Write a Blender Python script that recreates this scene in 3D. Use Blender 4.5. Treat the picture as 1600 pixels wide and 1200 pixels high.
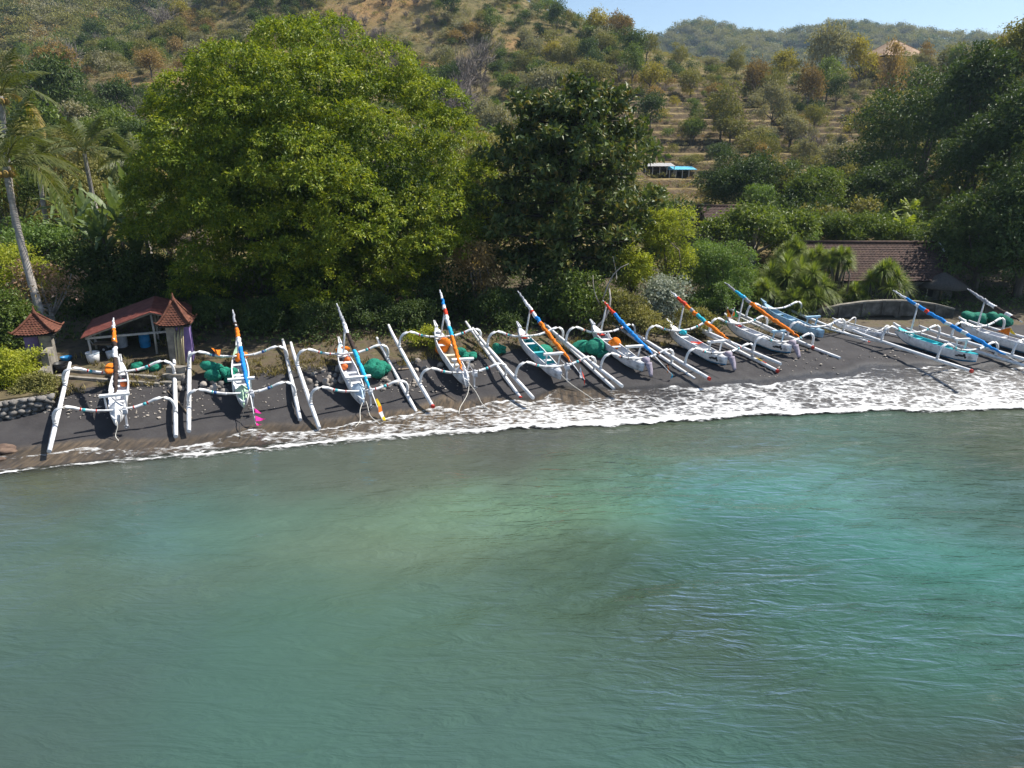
import bpy, bmesh, math, random
import numpy as np
from mathutils import Vector, Matrix, Euler

for o in list(bpy.data.objects):
    bpy.data.objects.remove(o)
SC = bpy.context.scene
COL = SC.collection
RNG = np.random.default_rng(11)
R = math.radians

# ------------------------------------------------------------------ camera, sky, sun, exposure
PITCH, FPX, CAMH = R(18), 1109.0, 9.0
cam = bpy.data.cameras.new('camera')
cam.sensor_width = 36.0
cam.lens = FPX / 1600 * 36
cam.clip_start = 0.1
cam.clip_end = 5000
camo = bpy.data.objects.new('camera', cam)
COL.objects.link(camo)
camo.location = (0, 0, CAMH)
camo.rotation_euler = (R(90) - PITCH, 0, 0)
SC.camera = camo

SUN_DIR = Vector((0.70, 0.29, 1.0)).normalized()      # towards the sun: high, from the right and the land
sun_el = math.asin(SUN_DIR.z)
sun_az = math.atan2(SUN_DIR.x, SUN_DIR.y)             # clockwise from +Y
W = bpy.data.worlds.new('World')
SC.world = W
W.use_nodes = True
wn = W.node_tree
wn.nodes.clear()
sky = wn.nodes.new('ShaderNodeTexSky')
sky.sky_type = 'NISHITA'
sky.sun_disc = False
sky.sun_elevation = sun_el
sky.sun_rotation = sun_az
sky.air_density = 1.0
sky.dust_density = 0.5
sky.ozone_density = 2.2
bg = wn.nodes.new('ShaderNodeBackground')
bg.inputs[1].default_value = 0.088
wo = wn.nodes.new('ShaderNodeOutputWorld')
wn.links.new(sky.outputs[0], bg.inputs[0])
wn.links.new(bg.outputs[0], wo.inputs[0])

sl = bpy.data.lights.new('sun', 'SUN')
sl.energy = 5.0
sl.angle = R(0.53)
sl.color = (1.0, 0.95, 0.87)
so = bpy.data.objects.new('sun', sl)
COL.objects.link(so)
so.rotation_euler = SUN_DIR.to_track_quat('Z', 'Y').to_euler()
so.location = (30, 10, 60)

SC.view_settings.view_transform = 'Standard'
SC.view_settings.look = 'None'
SC.view_settings.exposure = 0.75
SC.view_settings.gamma = 1.0
SC.view_settings.use_curve_mapping = False
SC.render.engine = 'CYCLES'
SC.cycles.use_denoising = True
SC.cycles.max_bounces = 8
SC.cycles.diffuse_bounces = 2
SC.cycles.glossy_bounces = 3
SC.cycles.transmission_bounces = 4
SC.cycles.transparent_max_bounces = 8
SC.cycles.volume_bounces = 0
SC.cycles.caustics_reflective = False
SC.cycles.caustics_refractive = False
SC.cycles.sample_clamp_indirect = 4.0
SC.cycles.sample_clamp_direct = 4.0
SC.cycles.denoising_prefilter = 'ACCURATE'

# ------------------------------------------------------------------ photo pixel -> ray
_c, _s = math.cos(PITCH), math.sin(PITCH)
def ray(px, py):
    a = (px - 800) / FPX
    u = -(py - 600) / FPX
    return np.array([a, _c + _s * u, -_s + _c * u])
def at_z(px, py, z):
    r = ray(px, py)
    return r * ((z - CAMH) / r[2]) + np.array([0, 0, CAMH])
def at_Y(px, py, Y):
    r = ray(px, py)
    return r * (Y / r[1]) + np.array([0, 0, CAMH])

# ------------------------------------------------------------------ terrain height
def smooth(a, b, x):
    t = np.clip((x - a) / (b - a), 0, 1)
    return t * t * (3 - 2 * t)
def shore_y(X):
    X = np.clip(np.asarray(X, float), -34, 23)
    return -3.894e-3 * X * X + 0.1873 * X + 23.128
_PD = np.array([-40, -6, -2, 0, 1, 2, 3, 3.6, 4.3, 5, 6, 7, 8.5, 11, 16, 26])
_PL = np.array([-3.2, -.7, -.26, 0, .07, .15, .35, .53, .80, .99, 1.22, 1.36, 1.47, 1.55, 1.7, 2.1])
_PR = np.array([-3.2, -.7, -.26, 0, .25, .47, .62, .69, .75, .80, .84, .88, .93, 1.15, 1.6, 2.1])
def _spline(xs, ysv, x):
    # smooth (finite difference Hermite) interpolation
    m = np.gradient(ysv, xs)
    i = np.clip(np.searchsorted(xs, x) - 1, 0, len(xs) - 2)
    h = xs[i + 1] - xs[i]
    t = np.clip((x - xs[i]) / h, 0, 1)
    return ((2*t**3-3*t**2+1)*ysv[i] + (t**3-2*t**2+t)*h*m[i] + (-2*t**3+3*t**2)*ysv[i+1] + (t**3-t**2)*h*m[i+1])
def beach_d(X, Y):
    return (np.asarray(Y, float) - shore_y(X)) * .965

def vnoise(x, y, seed=0):
    """value noise, vectorised"""
    x = np.asarray(x, float); y = np.asarray(y, float)
    xi = np.floor(x).astype(np.int64); yi = np.floor(y).astype(np.int64)
    xf = x - xi; yf = y - yi
    def hsh(a, b):
        n = (a * 374761393 + b * 668265263 + seed * 1442695041) & 0x7fffffff
        n = ((n ^ (n >> 13)) * 1274126177) & 0x7fffffff
        return ((n ^ (n >> 16)) & 0xffff) / 65535.0
    u = xf*xf*(3-2*xf); v = yf*yf*(3-2*yf)
    return ((hsh(xi,yi)*(1-u)+hsh(xi+1,yi)*u)*(1-v) + (hsh(xi,yi+1)*(1-u)+hsh(xi+1,yi+1)*u)*v)*2-1
def fbm(x, y, oct=4, seed=0):
    s = 0; a = 1; t = 0
    for k in range(oct):
        s = s + a*vnoise(x*2**k, y*2**k, seed+k*17); t += a; a *= .5
    return s/t

# hill control points: pixel on the ground surface and its distance inland, read from plant and hut sizes
_HC = [(1060,266,95),(1060,300,82),(1200,262,95),(1200,215,108),(1080,200,112),(1080,150,130),(1160,150,130),(1000,220,105),
       (1080,118,150),(1160,125,150),(1250,132,148),(1390,118,148),(1500,130,142),(1600,125,138),(1750,120,138),(1900,120,138),
       (1300,180,122),(1400,200,115),(1500,210,110),(1650,220,105),(1250,225,104),
       (1040,100,160),(960,72,172),(900,45,182),(860,22,190),(800,-10,200),(700,-60,215),(600,-90,225),(480,-80,225),(390,-30,215),
       (760,120,145),(760,190,115),(700,60,165),(600,40,170),(500,60,160),(400,60,160),(330,60,165),(300,110,135),(210,150,120),(140,170,108),
       (60,190,100),(0,200,95),(-200,210,95),(-400,210,95),(300,200,100),(150,230,88),(500,200,105),(900,200,110),(900,140,130),
       (-200,150,130),(-50,140,130),(100,120,145),(200,90,165),(280,40,190)]
_hp = [at_Y(*q) for q in _HC]
for q in np.arange(-90, 121, 15.0):
    _hp.append(np.array([q, 44.0, 2.1])); _hp.append(np.array([q*1.2, 56.0, 3.4]))
for q in np.arange(-60, 260, 30.0):
    _hp.append(np.array([q, 240 - max(0, q-40)*.15, 18.0 if q > 10 else 50]))
_hp = np.array(_hp)
def _tps_fit(P, lam=3.0):
    n = len(P); A = P[:, :2]/100
    r2 = ((A[:,None]-A[None])**2).sum(-1)
    Kk = np.where(r2 > 0, r2*np.log(r2+1e-12), 0)*.5 + np.eye(n)*lam*1e-3
    Q = np.c_[np.ones(n), A]
    M = np.block([[Kk, Q], [Q.T, np.zeros((3,3))]])
    return A, np.linalg.solve(M, np.r_[P[:,2], np.zeros(3)])
_TA, _TW = _tps_fit(_hp)
def _tps(X, Y):
    X = np.asarray(X, float); Y = np.asarray(Y, float)
    sh = np.broadcast(X, Y).shape
    x = np.broadcast_to(X, sh).ravel()/100; y = np.broadcast_to(Y, sh).ravel()/100
    out = _TW[-3] + _TW[-2]*x + _TW[-1]*y
    for k in range(len(_TA)):
        r2 = (x-_TA[k,0])**2 + (y-_TA[k,1])**2
        out = out + _TW[k]*.5*r2*np.log(r2+1e-12)
    return out.reshape(sh)
def terrace_w(X, Y):
    """where the hill is cut into terraces"""
    pxx = X/np.maximum(Y, 1)
    w = smooth(.07, .16, pxx)*(1-smooth(.52, .62, pxx))*smooth(72, 80, Y)*(1-smooth(146, 152, Y))
    wl = smooth(-.62,-.55,pxx)*(1-smooth(-.42,-.36,pxx))*smooth(105,112,Y)*(1-smooth(128,140,Y))*.55
    return np.maximum(w, wl)
def hill_z(X, Y, edge=False):
    z = _tps(X, Y)
    z = z + smooth(60, 110, Y)*(fbm(X/22, Y/22, 3, 5)*1.5 + fbm(X/5, Y/5, 2, 9)*.35)
    w = terrace_w(X, Y)
    step = 1.0
    ph = z/step + .35*fbm(X/26, Y/26, 2, 3) + .12*fbm(X/4, Y/4, 2, 13)
    fr = ph - np.floor(ph)
    zt = z + (np.floor(ph) + smooth(.50, .92, fr)*.92 + fr*.08 - ph)*step
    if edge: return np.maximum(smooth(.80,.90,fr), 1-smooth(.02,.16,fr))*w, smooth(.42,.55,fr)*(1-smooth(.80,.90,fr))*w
    return z*(1-w) + zt*w
def ground_z(X, Y):
    X = np.asarray(X, float); Y = np.asarray(Y, float)
    d = beach_d(X, Y)
    w = smooth(-1, 9, X)
    zb = _spline(_PD, _PL, np.clip(d, -40, 26))*(1-w) + _spline(_PD, _PR, np.clip(d, -40, 26))*w
    zb = zb + smooth(6, 9, d)*fbm(X/3, Y/3, 3, 2)*.12 + smooth(.4, 1.5, d)*fbm(X/1.6, Y/1.6, 2, 4)*.02
    b = smooth(43, 54, Y)
    if np.any(b > 0):
        return zb*(1-b) + hill_z(X, Y)*b
    return zb
def gz(x, y):
    return float(ground_z(np.array([x]), np.array([y]))[0])
def gpt(x, y, dz=0.0):
    return Vector((x, y, gz(x, y)+dz))
def on_ground(px, py):
    """first ground point under a photo pixel"""
    r = ray(px, py)
    t = np.linspace(8, 400, 6000)
    P = r[None]*t[:, None] + np.array([0, 0, CAMH])
    g = ground_z(P[:,0], P[:,1])
    i = np.argmax(P[:,2] < g)
    return Vector(P[i])

# ------------------------------------------------------------------ materials
def _nt(name):
    m = bpy.data.materials.new(name)
    m.use_nodes = True
    t = m.node_tree
    t.nodes.clear()
    return m, t, t.nodes, t.links
def _ramp(N, cols):
    r = N.new('ShaderNodeValToRGB')
    e = r.color_ramp.elements
    while len(e) < len(cols):
        e.new(.5)
    for k, cc in enumerate(cols):
        if len(cc) == 4:
            e[k].position = cc[0]; e[k].color = (*cc[1:], 1)
        else:
            e[k].position = k/max(1, len(cols)-1); e[k].color = (*cc, 1)
    return r
def surf(name, cols, scale=4.0, rough=.8, bump=0.0, bscale=None, detail=6, spec=.3, metal=0, stretch=None, objrand=0.0, coat=0):
    """diffuse surface, colour from noise between the given colours"""
    m, t, N, L = _nt(name)
    tc = N.new('ShaderNodeTexCoord')
    mp = N.new('ShaderNodeMapping')
    L.new(tc.outputs['Object'], mp.inputs[0])
    if stretch: mp.inputs['Scale'].default_value = stretch
    nz = N.new('ShaderNodeTexNoise')
    nz.inputs['Scale'].default_value = scale
    nz.inputs['Detail'].default_value = detail
    nz.inputs['Roughness'].default_value = .65
    L.new(mp.outputs[0], nz.inputs['Vector'])
    src = nz.outputs[0]
    mr = N.new('ShaderNodeMapRange')
    mr.inputs[1].default_value = .3; mr.inputs[2].default_value = .7
    L.new(src, mr.inputs[0]); src = mr.outputs[0]
    if objrand:
        oi = N.new('ShaderNodeObjectInfo')
        ma = N.new('ShaderNodeMath'); ma.operation = 'MULTIPLY_ADD'
        ma.inputs[1].default_value = objrand; L.new(oi.outputs['Random'], ma.inputs[0])
        mm = N.new('ShaderNodeMath'); mm.operation = 'MULTIPLY'; mm.inputs[1].default_value = 1-objrand
        L.new(src, mm.inputs[0]); L.new(mm.outputs[0], ma.inputs[2]); src = ma.outputs[0]
    rp = _ramp(N, cols); L.new(src, rp.inputs[0])
    b = N.new('ShaderNodeBsdfPrincipled')
    b.inputs['Roughness'].default_value = rough
    b.inputs['Specular IOR Level'].default_value = spec
    b.inputs['Metallic'].default_value = metal
    b.inputs['Coat Weight'].default_value = coat
    L.new(rp.outputs[0], b.inputs['Base Color'])
    if bump:
        n2 = N.new('ShaderNodeTexNoise'); n2.inputs['Scale'].default_value = bscale or scale*3
        n2.inputs['Detail'].default_value = 5
        L.new(mp.outputs[0], n2.inputs['Vector'])
        bp = N.new('ShaderNodeBump'); bp.inputs['Strength'].default_value = bump; bp.inputs['Distance'].default_value = .03
        L.new(n2.outputs[0], bp.inputs['Height']); L.new(bp.outputs[0], b.inputs['Normal'])
    o = N.new('ShaderNodeOutputMaterial'); L.new(b.outputs[0], o.inputs[0])
    return m
def leafmat(name, cols, transl=.3, rough=.45, spec=.5, objrand=.3, tcol=None):
    """leaf: gloss + light shining through; colour varies leaf by leaf (attribute v) and plant by plant"""
    m, t, N, L = _nt(name)
    at = N.new('ShaderNodeAttribute'); at.attribute_name = 'v'
    oi = N.new('ShaderNodeObjectInfo')
    a = N.new('ShaderNodeMath'); a.operation = 'MULTIPLY'; a.inputs[1].default_value = objrand
    L.new(oi.outputs['Random'], a.inputs[0])
    b = N.new('ShaderNodeMath'); b.operation = 'MULTIPLY_ADD'; b.inputs[1].default_value = 1-objrand
    L.new(at.outputs['Fac'], b.inputs[0]); L.new(a.outputs[0], b.inputs[2])
    rp = _ramp(N, cols); L.new(b.outputs[0], rp.inputs[0])
    p = N.new('ShaderNodeBsdfPrincipled')
    p.inputs['Roughness'].default_value = rough
    p.inputs['Specular IOR Level'].default_value = spec
    L.new(rp.outputs[0], p.inputs['Base Color'])
    tr = N.new('ShaderNodeBsdfTranslucent')
    hs = N.new('ShaderNodeMixRGB'); hs.blend_type = 'MULTIPLY'; hs.inputs[0].default_value = 1
    hs.inputs[2].default_value = (*(tcol or (1.5, 1.5, .6)), 1)
    L.new(rp.outputs[0], hs.inputs[1]); L.new(hs.outputs[0], tr.inputs[0])
    mx = N.new('ShaderNodeMixShader'); mx.inputs[0].default_value = transl
    L.new(p.outputs[0], mx.inputs[1]); L.new(tr.outputs[0], mx.inputs[2])
    o = N.new('ShaderNodeOutputMaterial'); L.new(mx.outputs[0], o.inputs[0])
    return m

# ------------------------------------------------------------------ mesh and object helpers
def mesh_np(name, V, F, mats, attrs=None, smoothed=False, mi=None):
    """mesh from numpy: V (n,3), F (m,k) with k = 3 or 4"""
    V = np.asarray(V, np.float32); F = np.asarray(F, np.int32)
    me = bpy.data.meshes.new(name)
    me.vertices.add(len(V)); me.vertices.foreach_set('co', V.ravel())
    m, k = F.shape
    me.loops.add(m*k); me.loops.foreach_set('vertex_index', F.ravel())
    me.polygons.add(m); me.polygons.foreach_set('loop_start', np.arange(0, m*k, k, dtype=np.int32))
    if mi is not None: me.polygons.foreach_set('material_index', np.asarray(mi, np.int32))
    me.polygons.foreach_set('use_smooth', np.full(m, smoothed))
    me.update(calc_edges=True)
    for kk, vv in (attrs or {}).items():
        vv = np.asarray(vv, np.float32)
        if vv.ndim == 2:
            at = me.attributes.new(kk, 'FLOAT_COLOR', 'POINT'); at.data.foreach_set('color', vv.ravel())
        else:
            at = me.attributes.new(kk, 'FLOAT', 'POINT'); at.data.foreach_set('value', vv)
    for mm in (mats if isinstance(mats, (list, tuple)) else [mats]): me.materials.append(mm)
    return me
def link(name, data, parent=None, loc=None, rot=None, scale=None):
    o = bpy.data.objects.new(name, data)
    COL.objects.link(o)
    if parent is not None: o.parent = parent
    if loc is not None: o.location = loc
    if rot is not None: o.rotation_euler = rot
    if scale is not None: o.scale = (scale,)*3 if not hasattr(scale, '__len__') else scale
    return o
def tag(o, label=None, cat=None, group=None, kind=None):
    if label: o['label'] = label
    if cat: o['category'] = cat
    if group: o['group'] = group
    if kind: o['kind'] = kind
    return o
def thing(name, label, cat, loc=(0,0,0), rz=0, group=None, rot=None, scale=None):
    o = link(name, None, None, loc, rot or (0,0,rz), scale)
    o.empty_display_size = .2
    return tag(o, label, cat, group)
def struct(name, me):
    return tag(link(name, me), kind='structure')
def copy_tree(o, parent=None):
    c = o.copy(); COL.objects.link(c); c.parent = parent
    for ch in o.children: copy_tree(ch, c)
    return c

class MB:
    """collects shapes, then links them as one mesh object"""
    def __init__(s): s.v = []; s.f = []; s.m = []; s.n = 0; s.sm = []
    def add(s, V, F, mi=0, sm=False):
        V = [tuple(map(float, p)) for p in V]
        s.v += V
        for f in F: s.f.append(tuple(int(i)+s.n for i in f)); s.m.append(mi); s.sm.append(sm)
        s.n += len(V)
        return s
    def box(s, c, d, rz=0, mi=0, M=None, taper=1.0):
        hx, hy, hz = d[0]/2, d[1]/2, d[2]/2
        V = [(x*hx*(taper if z > 0 else 1), y*hy*(taper if z > 0 else 1), z*hz) for z in (-1,1) for y in (-1,1) for x in (-1,1)]
        M = Matrix.Translation(c) @ (M.to_4x4() if M is not None else Matrix.Rotation(rz, 4, 'Z'))
        V = [M @ Vector(p) for p in V]
        return s.add(V, [(0,2,3,1),(4,5,7,6),(0,1,5,4),(2,6,7,3),(0,4,6,2),(1,3,7,5)], mi)
    def bar(s, a, b, w, h, mi=0):
        """box beam from a to b"""
        a = Vector(a); b = Vector(b); d = b-a
        q = d.to_track_quat('X', 'Z').to_matrix()
        return s.box((a+b)/2, (d.length, w, h), mi=mi, M=q)
    def tube(s, path, rad, n=8, mi=0, cap=True, sm=True, mis=None, squash=1.0):
        path = [Vector(p) for p in path]
        if not hasattr(rad, '__len__'): rad = [rad]*len(path)
        V = []; F = []; base = s.n
        up = Vector((0,0,1))
        d0 = (path[1]-path[0]).normalized()
        if abs(d0.z) > .95: up = Vector((0,1,0))
        for i, p in enumerate(path):
            d = (path[min(i+1,len(path)-1)]-path[max(i-1,0)]).normalized()
            x = d.cross(up)
            if x.length < 1e-4: x = d.cross(Vector((1,0,0)))
            x.normalize(); y = x.cross(d)
            for k in range(n):
                a = 2*math.pi*k/n
                V.append(p + x*math.cos(a)*rad[i] + y*math.sin(a)*rad[i]*squash)
        fm = []
        for i in range(len(path)-1):
            for k in range(n):
                F.append((i*n+k, i*n+(k+1)%n, (i+1)*n+(k+1)%n, (i+1)*n+k)); fm.append(mis[i] if mis else mi)
        s.v += [tuple(p) for p in V]
        for f, q in zip(F, fm): s.f.append(tuple(j+base for j in f)); s.m.append(q); s.sm.append(sm)
        s.n += len(V)
        if cap:
            s.f.append(tuple(base+k for k in range(n))[::-1]); s.m.append(mis[0] if mis else mi); s.sm.append(False)
            s.f.append(tuple(base+(len(path)-1)*n+k for k in range(n))); s.m.append(mis[-1] if mis else mi); s.sm.append(False)
        return s
    def loft(s, secs, mi=0, closed=False, sm=True, caps=False):
        n = len(secs[0]); V = [p for sec in secs for p in sec]; F = []
        for i in range(len(secs)-1):
            for k in range(n if closed else n-1):
                F.append((i*n+k, i*n+(k+1)%n, (i+1)*n+(k+1)%n, (i+1)*n+k))
        b = s.n
        s.add(V, F, mi, sm)
        if caps:
            s.f.append(tuple(b+k for k in range(n))[::-1]); s.m.append(mi); s.sm.append(False)
            s.f.append(tuple(b+(len(secs)-1)*n+k for k in range(n))); s.m.append(mi); s.sm.append(False)
        return s
    def blob(s, c, r, sub=2, noise=.2, seed=0, mi=0, sm=True, flat=None, rough=0):
        bm = bmesh.new()
        bmesh.ops.create_icosphere(bm, subdivisions=sub, radius=1)
        rr = np.random.default_rng(seed)
        ph = rr.random((4,3))*6; fr = rr.normal(size=(4,3))*1.6
        V = []
        for v in bm.verts:
            p = np.array(v.co)
            k = 1 + noise*sum(math.sin(float(fr[j]@p*1.0+ph[j,0])) for j in range(4))*.5
            q = p*k
            if flat is not None and q[2] < flat: q[2] = flat
            if rough: q = q*(1+rough*rr.normal())
            V.append((c[0]+q[0]*r[0], c[1]+q[1]*r[1], c[2]+q[2]*r[2]))
        F = [[v.index for v in f.verts] for f in bm.faces]
        bm.free()
        return s.add(V, F, mi, sm)
    def mesh(s, name, mats):
        me = bpy.data.meshes.new(name)
        me.from_pydata(s.v, [], s.f)
        for mm in (mats if isinstance(mats, (list, tuple)) else [mats]): me.materials.append(mm)
        me.polygons.foreach_set('material_index', s.m)
        me.polygons.foreach_set('use_smooth', s.sm)
        me.update()
        return me
    def build(s, name, mats, parent=None, **kw):
        return link(name, s.mesh(name, mats), parent, **kw)
# ================================================================== THE SETTING
def grid_faces(ny, nx):
    i = np.arange(ny-1)[:, None]*nx + np.arange(nx-1)[None]
    return np.stack([i, i+1, i+nx+1, i+nx], -1).reshape(-1, 4)

# ---- beach and flat ground behind it
_up_px = [(-300,770),(-60,728),(0,716),(60,709),(130,703),(230,703),(300,695),(390,676),(450,676),(560,662),(640,652),(690,632),(720,640),(760,630),(830,632),(870,611),(940,614),(1000,613),
          (1100,607),(1200,601),(1270,592),(1330,589),(1362,577),(1450,574),(1520,581),(1600,573),(1800,566),(2000,560)]
_up = [on_ground(*q) for q in _up_px]
_upx = np.array([p.x for p in _up]); _upd = np.maximum(beach_d(_upx, np.array([p.y for p in _up])), .12)
def swash_d(X):
    return np.interp(X, _upx, _upd)

def sand_material():
    m, t, N, L = _nt('black_sand')
    tc = N.new('ShaderNodeTexCoord')
    def noise(sc, det=6, st=None):
        n = N.new('ShaderNodeTexNoise'); n.inputs['Scale'].default_value = sc; n.inputs['Detail'].default_value = det; n.inputs['Roughness'].default_value = .6
        if st:
            mp = N.new('ShaderNodeMapping'); mp.inputs['Scale'].default_value = st; mp.inputs['Rotation'].default_value = (0,0,R(-22))
            L.new(tc.outputs['Object'], mp.inputs[0]); L.new(mp.outputs[0], n.inputs['Vector'])
        else: L.new(tc.outputs['Object'], n.inputs['Vector'])
        return n
    def attr(a):
        n = N.new('ShaderNodeAttribute'); n.attribute_name = a; return n
    def mixc(f, a, b):
        n = N.new('ShaderNodeMixRGB'); L.new(f, n.inputs[0])
        for k, q in ((1,a),(2,b)):
            if isinstance(q, tuple): n.inputs[k].default_value = (*q, 1)
            else: L.new(q, n.inputs[k])
        return n.outputs[0]
    def mr(x, a, b):
        n = N.new('ShaderNodeMapRange'); n.inputs[1].default_value = a; n.inputs[2].default_value = b; L.new(x, n.inputs[0]); return n.outputs[0]
    dry = _ramp(N, [(.030,.028,.029),(.042,.039,.040),(.052,.049,.049)]); L.new(mr(noise(1.3,8).outputs[0],.3,.7), dry.inputs[0])
    grain = noise(45, 4)
    d2 = mixc(mr(grain.outputs[0],.62,.72), dry.outputs[0], (.085,.078,.074))
    streak = noise(3.0, 7, (3.2,.45,1))
    film = mixc(mr(streak.outputs[0],.40,.66), (.06,.048,.037), (.17,.125,.08))
    sand = mixc(attr('wet').outputs['Fac'], d2, (.022,.021,.021))
    sand = mixc(attr('film').outputs['Fac'], sand, film)
    earth = _ramp(N, [(.030,.024,.016),(.062,.048,.030),(.105,.080,.050),(.075,.066,.028),(.14,.112,.064)]); L.new(mr(noise(2.2,9).outputs[0],.28,.72), earth.inputs[0])
    ea = N.new('ShaderNodeMath'); ea.operation = 'ADD'; L.new(attr('land').outputs['Fac'], ea.inputs[0])
    nn = N.new('ShaderNodeMath'); nn.operation = 'MULTIPLY_ADD'; nn.inputs[1].default_value = 1.1; nn.inputs[2].default_value = -.55
    L.new(noise(1.7,7).outputs[0], nn.inputs[0]); L.new(nn.outputs[0], ea.inputs[1])
    col = mixc(mr(ea.outputs[0],.4,.6), sand, earth.outputs[0])
    b = N.new('ShaderNodeBsdfPrincipled'); L.new(col, b.inputs['Base Color'])
    rr = N.new('ShaderNodeMapRange'); rr.inputs[3].default_value = .92; rr.inputs[4].default_value = .38; L.new(attr('wet').outputs['Fac'], rr.inputs[0])
    L.new(rr.outputs[0], b.inputs['Roughness']); b.inputs['Specular IOR Level'].default_value = .35
    bp = N.new('ShaderNodeBump'); bp.inputs['Strength'].default_value = .5; bp.inputs['Distance'].default_value = .03
    L.new(noise(9,8).outputs[0], bp.inputs['Height']); L.new(bp.outputs[0], b.inputs['Normal'])
    o = N.new('ShaderNodeOutputMaterial'); L.new(b.outputs[0], o.inputs[0])
    return m
xs = np.r_[np.arange(-70,-30,2.0), np.arange(-30,34,.2), np.arange(34,90,2.0)]
ysv = np.r_[np.arange(8,17,1.0), np.arange(17,31,.14), np.arange(31,46.6,.5)]
GX, GY = np.meshgrid(xs, ysv)
GZ = ground_z(GX, GY)
d = beach_d(GX, GY)
# small footprints and scuffs in the dry sand
GZ = GZ + smooth(1.6,3,d)*(1-smooth(10,12,d))*(np.minimum(0, vnoise(GX*2.6, GY*2.6, 71)+.35)*.06+np.minimum(0, vnoise(GX*4.7, GY*4.7, 72)+.3)*.035)
for (bx0, by0, yaw_) in [(-13.73,23.44,23.2),(-10.04,25.05,21.3),(-6.13,25.73,24.5),(-2.46,27.3,24.9),(1.1,27.85,25.5),(4.39,28.67,26.5),(7.91,29.31,25.3),(11.01,30.74,27.0),(18.28,29.55,22.0),(21.84,30.42,23.7)]:
    sx_, sy_ = math.sin(R(yaw_)), -math.cos(R(yaw_))
    al_ = (GX-bx0)*sx_+(GY-by0)*sy_; la_ = -(GX-bx0)*sy_+(GY-by0)*sx_
    for off in (0.0, -1.62, 1.6, .55):
        GZ = GZ - .045*np.exp(-((la_-off-.05*np.sin(al_*1.7+bx0))/.10)**2)*smooth(1.3,2.0,al_)*(1-smooth(3.6,4.6,al_))*smooth(.9,1.5,d) + .018*np.exp(-((np.abs(la_-off)-.2)/.07)**2)*smooth(1.3,2.0,al_)*(1-smooth(3.6,4.6,al_))*smooth(.9,1.5,d)
sw = swash_d(GX)
wet = 1-smooth(.25, 1.0, (d-sw)/.9 + .18*fbm(GX, GY, 3, 31))
film = (1-smooth(.0, .35, d-sw*1.0-.55*smooth(3,-4,GX)))*smooth(-.1,.1,d)*(1-.75*smooth(2,6,GX))*(.55+.45*fbm(GX*.5, GY*.5, 2, 77))
land_line = np.interp(GX, [-40,-18,-14,-6,0,6,12,18,26,40], [5.0,4.6,4.9,5.1,5.4,6.0,7.0,8.3,8.4,8.4])
land = smooth(-.6, .8, d-land_line)
struct('beach_ground', mesh_np('beach_ground', np.c_[GX.ravel(), GY.ravel(), GZ.ravel()], grid_faces(*GX.shape), sand_material(),
       {'wet': wet.ravel(), 'film': np.clip(film,0,1).ravel(), 'land': land.ravel()}, True))

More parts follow.
